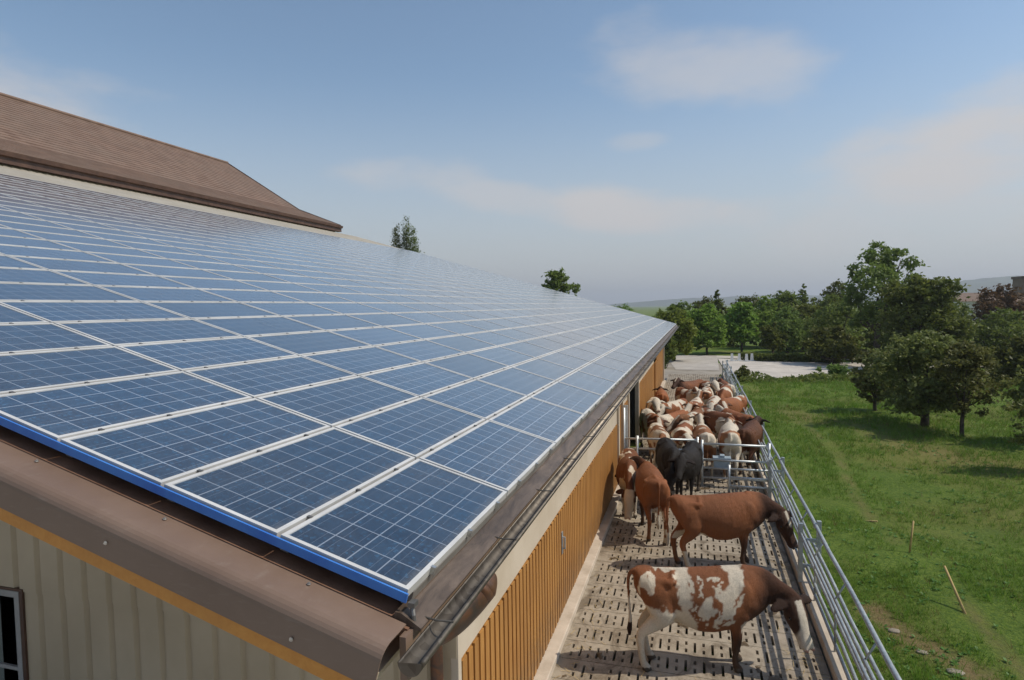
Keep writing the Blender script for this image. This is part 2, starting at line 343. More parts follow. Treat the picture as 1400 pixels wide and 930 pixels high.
def mat_leaf(name, c1, c2, c3=None, trans=0.45):
    b = NB(name); g = b.n('ShaderNodeNewGeometry'); oi = b.n('ShaderNodeObjectInfo')
    c = b.mix(g.outputs['Random Per Island'], c1, c2)
    n1 = b.noise(b.coord('Object'), 0.8, 3); c = b.mix(b.rng(n1, 0.4, 0.65, 0, 0.6), c, c3 or c1)
    hs = b.n('ShaderNodeHueSaturation'); b.l(b.math('ADD', 0.48, b.math('MULTIPLY', oi.outputs['Random'], 0.04)), hs.inputs['Hue']); b.l(b.math('ADD', 0.8, b.math('MULTIPLY', oi.outputs['Random'], 0.4)), hs.inputs['Value']); b.l(c, hs.inputs['Color'])
    b.base(hs.outputs[0], 0.55, 0, 0.3); tr = b.n('ShaderNodeBsdfTranslucent'); b.l(hs.outputs[0], tr.inputs[0])
    mx = b.n('ShaderNodeMixShader'); mx.inputs[0].default_value = trans; b.l(b.b.outputs[0], mx.inputs[1]); b.l(tr.outputs[0], mx.inputs[2]); b.l(mx.outputs[0], b.o.inputs[0]); return b.m
M_LGREEN = mat_leaf('light_green_leaves', (0.152, 0.228, 0.030, 1), (0.262, 0.344, 0.062, 1))
M_MGREEN = mat_leaf('mid_green_leaves', (0.127, 0.187, 0.040, 1), (0.226, 0.284, 0.068, 1))
M_DGREEN = mat_leaf('dark_green_leaves', (0.101, 0.130, 0.025, 1), (0.190, 0.221, 0.048, 1))
M_ORCH = mat_leaf('orchard_leaves', (0.116, 0.139, 0.036, 1), (0.227, 0.251, 0.073, 1), (0.162, 0.175, 0.065, 1))
M_OLIVE = mat_leaf('olive_leaves', (0.132, 0.154, 0.044, 1), (0.220, 0.242, 0.077, 1))
M_BRONZE = mat_leaf('bronze_leaves', (0.114, 0.071, 0.030, 1), (0.180, 0.119, 0.052, 1))
M_BARK = simple('bark', (0.045, 0.034, 0.026, 1), (0.10, 0.08, 0.06, 1), 8, 0.9, 0, 0.6)
M_GRASSB = mat_leaf('grass_blades', (0.102, 0.192, 0.019, 1), (0.204, 0.312, 0.048, 1), (0.156, 0.216, 0.036, 1), 0.4)
M_DRYB = mat_leaf('dry_grass_blades', (0.16, 0.12, 0.04, 1), (0.26, 0.20, 0.08, 1), None, 0.35)
M_WEED = mat_leaf('broad_weed_leaves', (0.075, 0.15, 0.022, 1), (0.14, 0.23, 0.05, 1), None, 0.3)
def mat_meadow():
    b = NB('meadow_ground'); v = b.coord('World'); at = b.n('ShaderNodeAttribute'); at.attribute_name = 'soil'
    n1 = b.noise(v, 0.16, 5, 0.6, 0.6); n2 = b.noise(v, 2.2, 7, 0.7); n3 = b.noise(v, 16, 5, 0.75); n4 = b.noise(b.coord('World', (1, 0.5, 1)), 0.5, 4, 0.6)
    c = b.mix(b.rng(n2, 0.3, 0.7), (0.100, 0.155, 0.018, 1), (0.175, 0.235, 0.036, 1)); c = b.mix(b.rng(n3, 0.40, 0.62), c, (0.062, 0.115, 0.015, 1))
    c = b.mix(b.rng(n1, 0.46, 0.64, 0, 0.7), c, (0.19, 0.175, 0.05, 1)); c = b.mix(b.rng(n4, 0.60, 0.72, 0, 0.5), c, (0.075, 0.13, 0.02, 1))
    soil = b.mix(b.rng(n3, 0.35, 0.65), (0.16, 0.10, 0.045, 1), (0.27, 0.19, 0.10, 1))
    c = b.mix(b.math('MULTIPLY', at.outputs['Fac'], b.rng(n2, 0.3, 0.6, 0.35, 1.0)), c, soil)
    b.base(c, 0.9, 0, 0.2); b.bump(b.math('ADD', n3, n2), 0.9, 0.06); return b.m
M_MEADOW = mat_meadow()
M_SAND = simple('pale_riding_sand', (0.44, 0.40, 0.35, 1), (0.56, 0.51, 0.45, 1), 0.8, 0.9, 0, 0.2)
M_YARD = simple('dusty_yard', (0.22, 0.19, 0.15, 1), (0.34, 0.30, 0.25, 1), 0.6, 0.9, 0, 0.3)
M_CONC = simple('yard_concrete_slabs', (0.36, 0.32, 0.28, 1), (0.46, 0.42, 0.37, 1), 0.9, 0.85, 0, 0.2)
M_HILL = simple('wooded_hill', (0.025, 0.045, 0.02, 1), (0.07, 0.10, 0.04, 1), 0.01, 0.95, 0, 0)
M_STONE = simple('pale_stone', (0.22, 0.185, 0.14, 1), (0.34, 0.29, 0.23, 1), 4, 0.9, 0, 0.5)
M_STAKE = simple('wooden_stake', (0.40, 0.28, 0.10, 1), (0.52, 0.38, 0.17, 1), 6, 0.8, 0, 0.2)
M_WHITE = simple('white_paint', (0.72, 0.72, 0.70, 1), (0.8, 0.8, 0.78, 1), 3, 0.5, 0, 0)
M_TROUGH = simple('pale_blue_plastic', (0.27, 0.34, 0.40, 1), (0.38, 0.45, 0.50, 1), 6, 0.45, 0, 0.05)
M_BRICKT = simple('brown_tower_wall', (0.16, 0.115, 0.09, 1), (0.22, 0.16, 0.13, 1), 0.6, 0.9, 0, 0)
M_WALLW = simple('pale_render', (0.55, 0.53, 0.48, 1), (0.65, 0.62, 0.57, 1), 0.4, 0.9, 0, 0)

# ------------------------------------------------------------------ ground
SOIL = [(3.75, 8.5), (4.2, 7.6), (4.6, 7.0), (4.9, 5.5)]
PATH = [(5.3, 26), (5.6, 20), (5.2, 16.5), (4.95, 14), (5.1, 11.4), (5.35, 9.6), (5.25, 8.2), (5.25, 6.8), (5.6, 5.0), (6.0, 3.0)]
def seg_dist(P, pl):
    d = np.full(len(P), 1e9)
    for a, b in zip(pl[:-1], pl[1:]):
        a = np.array(a, float); b = np.array(b, float); t = np.clip(((P - a) @ (b - a)) / ((b - a) @ (b - a)), 0, 1)
        d = np.minimum(d, np.hypot(*(P - a - t[:, None] * (b - a)).T))
    return d
def gz(x, y):
    x = np.asarray(x, float); y = np.asarray(y, float)
    P = np.stack([x.ravel(), y.ravel(), 0 * x.ravel()], 1)
    n = vnoise(P, 0.22, 3) - 0.5
    n2 = vnoise(P, 1.1, 2, 5.0) - 0.5
    z = -0.10 - 0.011 * np.clip(y.ravel() - 20, 0, 70) + (n * 0.45 + n2 * 0.10) * np.clip((x.ravel() - 3.2) / 3, 0, 1) * np.clip((100 - y.ravel()) / 60, 0, 1)
    # a shallow field ditch running away to the right
    ditch = np.exp(-((y.ravel() - (38 - 0.9 * (x.ravel() - 4))) / 1.6) ** 2) * np.clip((x.ravel() - 3.5) / 3, 0, 1) * np.clip((18 - x.ravel()) / 6, 0, 1)
    z = z - 0.35 * ditch
    z = z - 0.0015 * np.clip(y.ravel() - 90, 0, 600)
    return z.reshape(x.shape)
def grid_axis(lo, hi, core0, core1, step, grow=1.25):
    a = [core0]; s = step
    while a[-1] > lo: s *= grow; a.append(a[-1] - s)
    a = a[::-1]; x = core0
    while x < core1: x += step; a.append(x)
    s = step
    while a[-1] < hi: s *= grow; a.append(a[-1] + s)
    return np.array(a)
gx = grid_axis(-6000, 6000, -4, 16, 0.22); gy = grid_axis(-3000, 6500, 1, 44, 0.22)
GX, GY = np.meshgrid(gx, gy); GZ = gz(GX, GY)
nx, ny = len(gx), len(gy)
V = np.stack([GX.ravel(), GY.ravel(), GZ.ravel()], 1)
ii = (np.arange(ny - 1)[:, None] * nx + np.arange(nx - 1)[None]).ravel()
F = np.stack([ii, ii + 1, ii + 1 + nx, ii + nx], 1).ravel()
me = np_mesh('meadow', V, F, 4, M_MEADOW, True)
P2 = V[:, :2]; dn = vnoise(V, 0.9, 4, 31.0)
soil = np.clip(1.15 - seg_dist(P2, PATH) / (0.03 + 0.26 * dn), 0, 1) * 0.5 * (vnoise(V, 0.6, 2, 9) > 0.40)
soil = np.maximum(soil, np.clip(1.6 - seg_dist(P2, SOIL) / (0.05 + 0.40 * dn), 0, 1))
DRY = [(4.8, 29.5), (6.2, 26.3), (7.6, 22.8), (9.2, 20.2), (10.8, 18.0), (10.5, 15.5)]
soil = np.maximum(soil, np.clip(1.2 - seg_dist(P2, DRY) / (0.5 + 1.3 * dn), 0, 1) * 0.38)
at = me.attributes.new('soil', 'FLOAT', 'POINT'); at.data.foreach_set('value', soil.astype(np.float32))
tag(link('meadow', me), 'green meadow sloping away beside the cow yard', 'meadow', None, 'structure')
def flat_sheet(name, pts, mat, dz, label):
    # densely cut sheet following the ground, slightly above it
    xs = [p[0] for p in pts]; ys = [p[1] for p in pts]
    import bmesh
    bm = bmesh.new(); bm.faces.new([bm.verts.new((p[0], p[1], 0)) for p in pts])
    for ax, lo, hi, st in ((0, min(xs), max(xs), 1.2), (1, min(ys), max(ys), 1.5)):
        c = lo + st
        while c < hi:
            co = [0, 0, 0]; no = [0, 0, 0]; co[ax] = c; no[ax] = 1
            bmesh.ops.bisect_plane(bm, geom=bm.verts[:] + bm.edges[:] + bm.faces[:], plane_co=co, plane_no=no); c += st
    for v in bm.verts: v.co.z = float(gz(np.array([v.co.x]), np.array([v.co.y]))[0]) + dz
    m = bpy.data.meshes.new(name); bm.to_mesh(m); bm.free(); m.materials.append(mat)
    return tag(link(name, m), label, None, None, 'structure')
flat_sheet('riding_arena', [(3.4, 41.6), (5.5, 42.3), (8, 43.2), (10.6, 45.4), (13.5, 48.6), (19, 52), (24, 55), (24, 57), (13, 57.5), (7, 60), (3.2, 62)], M_SAND, 0.05, 'pale sand riding arena')
flat_sheet('farmyard', [(-14, 38.6), (3.3, 38.6), (3.2, 56), (-3, 60), (-14, 60)], M_YARD, 0.03, 'dusty beige yard behind the barn')
flat_sheet('added_bounce_ground', [(-60, -40), (3.6, -40), (3.3, 1.9), (-60, 1.9)], M_CONC, 0.04, 'unseen pale concrete ground added to bounce warm light onto the gable')  # pale ground out of view, added to throw warm light onto the shaded gable
flat_sheet('concrete_path', [(-0.4, 49), (2.9, 49), (3.3, 66), (-2.0, 66)], M_CONC, 0.05, 'pale concrete path')
flat_sheet('orchard_track', [(3.2, 62.5), (13, 60.5), (30, 66), (30, 68), (12, 64), (3.2, 66)], M_SAND, 0.05, 'pale track behind the arena')
# grass verge patch beyond barn end
# hills far away
def hill(name, cx, cy, rx, ry, h, label):
    n = 64; us = np.linspace(-1, 1, n); U, Wv = np.meshgrid(us, us)
    r = np.sqrt(U**2 + Wv**2); base = np.clip(1 - r**2, 0, 1) ** 1.2
    P = np.stack([cx + U.ravel() * rx, cy + Wv.ravel() * ry, np.zeros(n*n)], 1)
    z = base.ravel() * h * (0.75 + 0.5 * vnoise(P, 0.004, 4)) + base.ravel() * 8 * vnoise(P, 0.03, 2) - 5
    P[:, 2] = z; ii = (np.arange(n-1)[:, None] * n + np.arange(n-1)[None]).ravel(); F = np.stack([ii, ii+1, ii+1+n, ii+n], 1).ravel()
    tag(link(name, np_mesh(name, P, F, 4, M_HILL, True)), label, None, None, 'structure')
hill('far_hill', 1350, 3000, 800, 500, 95, 'hazy wooded ridge on the horizon')
hill('far_hill', 300, 3600, 1000, 500, 45, 'low hazy ridge on the horizon')
hill('far_hill', 2300, 3300, 900, 600, 100, 'hazy ridge on the right horizon')

# ------------------------------------------------------------------ slatted floor: real slots
def slat_floor():
    x0, x1, y0, y1 = -0.66, 2.80, 2.0, 42.0
    mb = MB(); pitch = 0.48; ncol = 28; cw = (x1 - x0 - 0.16) / ncol; sw = 0.034
    xs = [x0]; kind = [None]
    for c in range(ncol):
        xc = x0 + 0.08 + (c + 0.5) * cw; xs += [xc - sw/2, xc + sw/2]
    xs.append(x1)
    def z0(y): return 0.0
    y = y0; row = 0
    while y < y1 - 0.01:
        ye = y + pitch
        jo = 0.008
        # joint strip
        mb.box((x0, y, -0.12), (x1, y + jo, -0.02))
        ya = y + jo
        long = (0.10, 0.37); sh1 = (0.09, 0.19); sh2 = (0.28, 0.38)
        for k in range(len(xs) - 1):
            xa, xb = xs[k], xs[k + 1]
            if k % 2 == 0:
                mb.quad((xa, ya, 0), (xb, ya, 0), (xb, ye, 0), (xa, ye, 0)); continue
            c = k // 2; slots = [long] if (c + row) % 2 else [sh1, sh2]
            if rnd.random() < 0.04: slots = slots[:0]
            yy = ya
            for a, b2 in slots:
                a += y + rnd.uniform(-.008, .008); b2 += y + rnd.uniform(-.008, .008)
                mb.quad((xa, yy, 0), (xb, yy, 0), (xb, a, 0), (xa, a, 0))
                d = -0.12
                mb.quad((xa, a, 0), (xb, a, 0), (xb, a, d), (xa, a, d)); mb.quad((xa, b2, 0), (xb, b2, 0), (xb, b2, d), (xa, b2, d))
                mb.quad((xa, a, 0), (xa, b2, 0), (xa, b2, d), (xa, a, d)); mb.quad((xb, a, 0), (xb, b2, 0), (xb, b2, d), (xb, a, d))
                yy = b2
            mb.quad((xa, yy, 0), (xb, yy, 0), (xb, ye, 0), (xa, ye, 0))
        y = ye; row += 1
    o = mb.build('slatted_floor', M_SLAB); tag(o, 'beige slatted concrete floor of the cow yard', None, None, 'structure')
    p = MB(); p.box((x0, y0, -0.5), (x1, y1, -0.45)); tag(p.build('slurry_pit', M_DARK), 'dark pit beneath the slats', None, None, 'structure')
slat_floor()
# dung splats on the floor: stuff
def dung():
    vs = []; fs = []
    for _ in range(170):
        x = rnd.uniform(-0.6, 2.7); y = 3 + 37 * rnd.random() ** 1.2; r = rnd.uniform(0.02, 0.10) * (1 if rnd.random() < .8 else 1.7); n = 14; i = len(vs)
        vs.append((x, y, 0.012 + r * 0.08)); ph = rnd.random() * 9
        for k in range(n):
            a = 2*math.pi*k/n; rr = r * (0.75 + 0.3 * math.sin(2*a + ph) + 0.22 * math.sin(5*a + ph * 2)); vs.append((x + math.cos(a)*rr, y + math.sin(a)*rr*1.3, 0.003))
        for k in range(n): fs.append((i, i+1+k, i+1+(k+1) % n))
    m = bpy.data.meshes.new('dung'); m.from_pydata(vs, [], fs); m.materials.append(simple('dung_brown', (0.07, 0.045, 0.02, 1), (0.13, 0.085, 0.04, 1), 12, 0.55, 0, 0.4)); m.polygons.foreach_set('use_smooth', [True]*len(m.polygons))
    tag(link('dung', m), 'brown dung splats scattered over the slatted floor', 'dung', None, 'stuff')
dung()
# right kerb
mb = MB(); mb.box((2.83, 2.0, -0.3), (3.0, 42.0, 0.13)); k = bevel(mb.build('kerb', M_PLINTH), 0.012); tag(k, 'pale concrete kerb along the meadow side of the cow yard', None, None, 'structure')

# ------------------------------------------------------------------ THE BARN
barn = thing('cow_barn', 'long cow barn with low brown roof, ochre board walls and solar panels', 'barn')
GY0 = 2.65; WX = -0.85; WTOP = 1.72
# roof sheet (thin slab)
mb = MB()
UTOP = 22.9
prof = [rp(-0.05, -0.05, -0.125), rp(UTOP, -0.05, -0.125), rp(UTOP, -0.05, -0.165), rp(-0.05, -0.05, -0.165)]
mb.extrude(prof, (0, -0.05, 0), (0, YEND, 0)); mb.build('roof', M_SHEET, barn)
mb = MB(); yq = 0.0
while yq < YEND - 0.3:
    for y0_, y1_, w0_, w1_ in ((0, .06, -.10, -.05), (.06, .14, -.05, -.05), (.14, .20, -.05, -.10), (.20, .30, -.10, -.10)):
        mb.quad(rp(PW*NROW + .04, yq + y0_, w0_), rp(UTOP, yq + y0_, w0_), rp(UTOP, yq + y1_, w1_), rp(PW*NROW + .04, yq + y1_, w1_))
    yq += 0.3
mb.build('upper_roof_sheet', M_RIB, barn)
# corrugation ribs seen in the gap by the verge + eave strip
mb = MB(); mb.extrude([rp(0.03, -0.03, -0.123), rp(0.03, -0.03, -0.09), rp(-0.0, -0.03, -0.085), rp(-0.098, -0.03, -0.112), rp(-0.098, -0.03, -0.124)], (0, -0.03, 0), (0, YEND + 0.02, 0)); mb.build('eave_flashing', M_EAVE, barn)
# blue filmed edge trim
mb = MB(); mb.extrude([rp(0.0, -0.012, -0.008), rp(0.0, -0.012, -0.048), rp(0.0, -0.002, -0.048), rp(0.0, -0.002, -0.008)], rp(0, 0, 0), rp(PW*NROW, 0, 0))
mb.build('blue_edge_strip', M_BLUE, barn)
# verge cap, rounded angle
def verge(y_in, y_out, sgn, name='verge_cap'):
    mb = MB(); prof = []
    a = [(y_in, -0.118), (y_in, -0.112)]
    R_ = 0.062
    for q in range(7):
        t = math.pi/2 * q/6; a.append((y_out + sgn*(R_ - R_*math.sin(t)), -0.112 - R_ + R_*math.cos(t)))
    a += [(y_out, -0.285), (y_out + sgn*0.008, -0.285)]
    b2 = []
    for q in range(7):
        t = math.pi/2 * (6-q)/6; b2.append((y_out + sgn*(R_ - (R_-.006)*math.sin(t)), -0.112 - R_ + (R_-.006)*math.cos(t)))
    prof = [rp(-0.035, y, w) for y, w in a + b2]
    mb.extrude(prof, rp(0, 0, 0), rp(UTOP - .1, 0, 0)); return mb.build(name, M_CAP, barn)
vc = verge(-0.04, -0.235, 1)
verge(YEND - 0.02, YEND + 0.2, -1)
# joints and screws on the near cap
mb = MB()
for u in (2.55, 5.1, 7.65):
    mb.extrude([rp(u, -0.045, -0.109), rp(u, -0.20, -0.109), rp(u, -0.238, -0.145), rp(u, -0.2385, -0.28), rp(u, -0.2375, -0.28), rp(u, -0.235, -0.145), rp(u, -0.20, -0.1115), rp(u, -0.045, -0.1115)], rp(0,0,0), rp(0.05,0,0))
mb.build('cap_joint', M_CAP, vc)
for k, (u, y, w) in enumerate([(0.42, -0.07, -0.108), (1.20, -0.07, -0.108), (2.0, -0.07, -0.108), (2.75, -0.07, -0.108), (3.5, -0.07, -0.108), (0.35, -0.24, -0.24), (1.33, -0.24, -0.21), (2.30, -0.24, -0.22)]):
    mb = MB(); c = Vector(rp(u, y, w)); n = Vector((ST, 0, CT)) if y > -0.2 else Vector((0, -1, 0))
    mb.tube([c, c + n*0.002, c + n*0.0021, c + n*0.008], [0.009, 0.009, 0.005, 0.0045], 8); mb.build('screw', M_SCREW, vc)
# orange bargeboard
mb = MB(); mb.extrude([rp(-0.02, -0.225, -0.20), rp(-0.02, -0.225, -0.352), rp(-0.02, -0.195, -0.352), rp(-0.02, -0.195, -0.20)], rp(0,0,0), rp(UTOP,0,0)); bevel(mb.build('bargeboard', M_BARGE, barn), 0.003)
# soffit of the gable overhang
mb = MB(); mb.extrude([rp(0.0, -0.19, -0.30), rp(UTOP, -0.19, -0.30), rp(UTOP, -0.19, -0.33), rp(0.0, -0.19, -0.33)], (0,-.19,0), (0, YEND-.01, 0)); mb.build('soffit', M_CREAM, barn)
# gable wall, trapezoidal ribs, upper sheet lapping over lower
def ribbed(xa, xb, zf0, zf1, y, pitch=0.33, lapz=None):
    mb = MB(); x = xa
    while x < xb - 1e-6:
        w = pitch; pr = [(0, 0), (0.03, -0.04), (0.27, -0.04), (0.30, 0), (0.33, 0)]
        for (a, ya), (b2, yb) in zip(pr[:-1], pr[1:]):
            xa2, xb2 = min(x + a, xb), min(x + b2, xb)
            mb.quad((xa2, y + ya, zf0(xa2)), (xb2, y + yb, zf0(xb2)), (xb2, y + yb, zf1(xb2)), (xa2, y + ya, zf1(xa2)))
        x += w
    return mb
roofz = lambda x: ZE + (-x) * ST / CT - 0.33
lap = lambda x: 1.76
mb = ribbed(-22.2, WX - 0.002, lap, roofz, GY0 - 0.012); mb.box((-22.2, GY0 + 0.02, 1.7), (WX - 0.002, GY0 + 0.1, 3.3))
gw = mb.build('gable_wall', M_RIBD, barn)
mb = ribbed(-22.2, WX - 0.002, lambda x: -0.2, lambda x: 1.79, GY0); mb.build('lower_gable_wall', M_RIBD, barn)
mb = MB(); mb.box((WX - 0.06, GY0 - 0.045, -0.2), (WX + 0.012, GY0 + 0.03, 3.3)); bevel(mb.build('corner_post', M_CREAM, barn), 0.004)
# window in the gable
win = MB(); wx0, wx1, wz0, wz1 = -7.2, -6.0, 0.35, 1.76
Yw = GY0 - 0.07
for (a, b2) in (((wx0, wz0), (wx0 + .07, wz1)), ((wx1 - .07, wz0), (wx1, wz1)), ((wx0 + .07, wz1 - .07), (wx1 - .07, wz1)), ((wx0 + .07, wz0), (wx1 - .07, wz0 + .07)), ((wx0 + .07, .86), (wx1 - .07, .90)), ((-6.62, wz0 + .07), (-6.58, .86)), ((-6.62, .90), (-6.58, wz1 - .07))):
    win.box((a[0], Yw, a[1]), (b2[0], Yw + .06, b2[1]))
wf = win.build('window', M_WFRAME, barn)
mb = MB(); mb.box((wx0 + .03, Yw + .03, wz0 + .03), (wx1 - .03, Yw + .045, wz1 - .03)); mb.build('pane', M_GLASS, wf)
mb = MB(); mb.box((wx0 - .05, Yw + .005, wz0 - .04), (wx0 - .002, Yw + .09, wz1 + .03)); mb.box((wx1 + .002, Yw + .005, wz0 - .04), (wx1 + .05, Yw + .09, wz1 + .03)); mb.box((wx0 - .002, Yw + .005, wz1 + .002), (wx1 + .002, Yw + .09, wz1 + .03)); mb.build('frame', M_DKBROWN, wf)
# side wall: boards with cover battens; cream band above, plinth below
def boards(ya, yb, z0, z1, name='board_wall', x=WX):
    mb = MB(); mb.box((x - 0.05, ya, z0), (x - 0.006, yb, z1)); y = ya; p = 0.155
    while y < yb - 0.02:
        e = min(y + 0.112, yb); dz = rnd.uniform(-.006, .006)
        mb.box((x - 0.004, y + 0.004, z0 + dz), (x + 0.022, e, z1 + rnd.uniform(-.012, .012))); y += p
    return mb.build(name, M_BOARD, barn)
def cream(ya, yb, z0, z1, x=WX, name='cream_band'):
    mb = MB(); mb.box((x - 0.05, ya, z0), (x + 0.006, yb, z1)); return mb.build(name, M_CREAM, barn)
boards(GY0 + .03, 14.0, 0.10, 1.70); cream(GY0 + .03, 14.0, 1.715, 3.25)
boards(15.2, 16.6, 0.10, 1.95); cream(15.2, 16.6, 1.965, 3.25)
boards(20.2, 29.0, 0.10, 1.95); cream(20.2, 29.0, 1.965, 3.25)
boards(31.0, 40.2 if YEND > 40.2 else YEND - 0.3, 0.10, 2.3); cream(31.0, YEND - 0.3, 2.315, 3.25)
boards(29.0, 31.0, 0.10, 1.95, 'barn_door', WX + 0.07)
mb = MB(); mb.box((WX - 0.08, 14.02, -0.1), (WX + 0.06, 14.22, 3.25)); mb.box((WX - 0.08, 15.0, -0.1), (WX + 0.06, 15.18, 3.25)); mb.box((WX - 0.08, 16.62, -0.1), (WX + 0.06, 16.8, 3.25)); mb.box((WX - 0.08, 20.0, -0.1), (WX + 0.06, 20.18, 3.25)); bevel(mb.build('door_posts', M_CREAM, barn), 0.005)
cream(14.22, 15.0, 2.2, 3.25, name='lintel_panel'); boards(14.22, 15.0, 0.12, 2.19, 'side_door', WX - 0.02)
cream(16.8, 20.0, 2.5, 3.25, name='lintel_panel')
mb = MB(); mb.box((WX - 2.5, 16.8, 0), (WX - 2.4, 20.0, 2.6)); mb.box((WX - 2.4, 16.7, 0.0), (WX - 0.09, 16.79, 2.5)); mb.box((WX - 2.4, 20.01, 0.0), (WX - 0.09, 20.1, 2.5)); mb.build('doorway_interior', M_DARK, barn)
mb = MB(); mb.box((WX - 0.06, YEND - 0.3, -0.2), (WX + 0.10, YEND, 3.3)); mb.box((-22.2, YEND - 0.1, -0.2), (WX - 0.06, YEND, 3.2)); mb.build('end_wall', M_CREAM, barn)
mb = MB(); mb.poly([(-22.2, YEND, 3.15), (WX, YEND, 3.15), (WX, YEND, ZE - 0.1), (-22.2, YEND, ZE + 22.2*ST/CT - 0.3)]); mb.build('end_gable', M_RIB, barn)
mb = MB(); mb.box((WX - 0.05, GY0 - 0.02, -0.2), (-0.66, 14.0, 0.095)); mb.box((WX - 0.05, 15.2, -0.2), (-0.66, 16.6, 0.095)); mb.box((WX - 0.05, 20.2, -0.2), (-0.66, YEND, 0.095)); bevel(mb.build('plinth', M_PLINTH, barn), 0.012)
# small bracket on the wall
mb = MB(); mb.tube([(WX + 0.03, 6.9, 1.28), (WX + 0.07, 6.9, 1.28), (WX + 0.07, 6.9, 1.10), (WX + 0.03, 6.9, 1.10)], 0.014, 6); mb.box((WX + 0.022, 6.86, 1.02), (WX + 0.034, 6.94, 1.36)); mb.build('wall_bracket', M_GALV, barn)
# eave soffit boards + fascia
mb = MB(); mb.box((WX + 0.01, GY0 - 0.03, 3.28), (0.03, YEND, 3.31)); mb.build('eave_soffit', M_CREAM, barn)
mb = MB(); mb.box((0.0, -0.10, 3.30), (0.028, YEND, 3.49)); mb.build('fascia', M_CAP, barn)
# gutter: half round with bead, hangers
gc = (0.112, 3.474); GR = 0.050
def gut_prof(r, y, a0=180, a1=370, n=14):
    return [(gc[0] + r*math.cos(math.radians(a0 + (a1-a0)*k/n)), y, gc[1] + r*math.sin(math.radians(a0 + (a1-a0)*k/n))) for k in range(n+1)]
Y0g = -0.24
mb = MB(); pf = gut_prof(GR, Y0g) + gut_prof(GR - 0.005, Y0g)[::-1]; mb.extrude(pf, (0, Y0g, 0), (0, YEND + 0.05, 0))
mb.tube([(gc[0] + GR + 0.004, Y0g, gc[1] + 0.012), (gc[0] + GR + 0.004, YEND + 0.05, gc[1] + 0.010)], 0.011, 8)
mb.poly(gut_prof(GR, Y0g - 0.001)); gut = mb.build('gutter', M_GUT, barn, True)
mb = MB(); yy = 0.05
while yy < YEND:
    mb.tube([(gc[0] - GR - 0.02, yy, gc[1] + 0.03), (gc[0] - GR*.3, yy, gc[1] + 0.022), (gc[0] + GR + 0.012, yy, gc[1] + 0.026)], 0.004, 6); yy += 0.95
tag(mb.build('gutter_hangers', M_GUT, gut), kind='stuff')
# downpipe elbow under the gutter
def curve_pts(P, n=8):
    P = [Vector(p) for p in P]; out = []
    for k in range(len(P)-1):
        p0 = P[max(k-1, 0)]; p1 = P[k]; p2 = P[k+1]; p3 = P[min(k+2, len(P)-1)]
        for q in range(n):
            t = q/n; out.append(0.5*((2*p1) + (-p0+p2)*t + (2*p0-5*p1+4*p2-p3)*t*t + (-p0+3*p1-3*p2+p3)*t**3))
    out.append(P[-1]); return out
mb = MB(); pp = curve_pts([(0.070, 0.84, 3.375), (0.035, 0.79, 3.33), (-0.025, 0.69, 3.26), (-0.105, 0.58, 3.20), (-0.27, 0.50, 3.13), (-0.62, 1.0, 2.80), (-0.95, 2.3, 2.2), (-0.99, 2.48, 2.0), (-0.99, 2.48, 0.1)])
mb.tube(pp, [0.045 + 0.055*min(1, i/8) if i < 30 else 0.055 for i in range(len(pp))], 16)
dp = mb.build('downpipe', M_RUST, barn, True)
mb = MB(); mb.tube([(0.028, 0.777, 3.322), (0.008, 0.745, 3.298)], 0.101, 16); mb.build('pipe_collar', M_RUST, dp, True)

# ------------------------------------------------------------------ SOLAR PANELS
fw = 0.022; gap = 0.010; pw, pl, ph = PW - 2*gap, PL - 2*gap, 0.040
def frame_mb(simple_=False):
    mb = MB()
    if simple_:
        mb.box((-pw, 0, -ph), (0, pl, -0.002)); return mb
    mb.box((-pw, 0, -ph), (0, fw, 0)); mb.box((-pw, pl - fw, -ph), (0, pl, 0)); mb.box((-pw, fw, -ph), (-pw + fw, pl - fw, 0)); mb.box((-fw, fw, -ph), (0, pl - fw, 0)); return mb
def cell_mb():
    m = MB(); a = fw - 0.003; mx, my = 0.018, 0.022
    # backsheet margin then cells: uv runs past the ends so the margin shows as a line
    m.quad((-pw + a, a, -0.004), (-a, a, -0.004), (-a, pl - a, -0.004), (-pw + a, pl - a, -0.004), 0, [(4.02, -0.02), (-0.02, -0.02), (-0.02, 9.02), (4.02, 9.02)])
    return m
me_frame = frame_mb().mesh('panel_frame', M_FRAME); me_cells = cell_mb().mesh('panel_cells', M_CELL)
mbc = MB()
mbc.box((-pw - 0.022, 0.22, -0.006), (-pw + 0.003, 0.240, 0.003)); 
me_clamp = mbc.mesh('clamp', M_CLAMP)
# whole panel as one mesh for the small ones
f1 = frame_mb(); c1 = cell_mb(); k0 = len(f1.v); f1.v += c1.v; f1.f += [tuple(i + k0 for i in f) for f in c1.f]; f1.m += [1]; f1.uv += c1.uv
me_panel = f1.mesh('solar_panel', [M_FRAME, M_CELL])
Mroof = Matrix(((CT, 0, ST, 0), (0, 1, 0, 0), (-ST, 0, CT, ZE), (0, 0, 0, 1)))   # local -x goes up the slope
def project(p):
    d = Vector(p) - CAM; z = d.dot(Vector(RZ))
    if z < 0.1: return None
    return 700 + 853.26 * d.dot(Vector(RX)) / z, 465 + 853.26 * d.dot(Vector(RY)) / z
cand = []
for i in range(NROW):
    for j in range(NCOL):
        cs = [project(rp((i + a) * PW, (j + b2) * PL)) for a, b2 in ((0, 0), (1, 0), (1, 1), (0, 1))]
        inside = all(c is not None for c in cs) and any(0 <= c[0] <= 1400 and 0 <= c[1] <= 930 for c in cs)
        if all(c is not None for c in cs):
            A = 0.5 * abs(sum(cs[k][0]*cs[(k+1) % 4][1] - cs[(k+1) % 4][0]*cs[k][1] for k in range(4)))
        else: A = 0
        cand.append((A if inside else -1, i, j))
cand.sort(reverse=True)
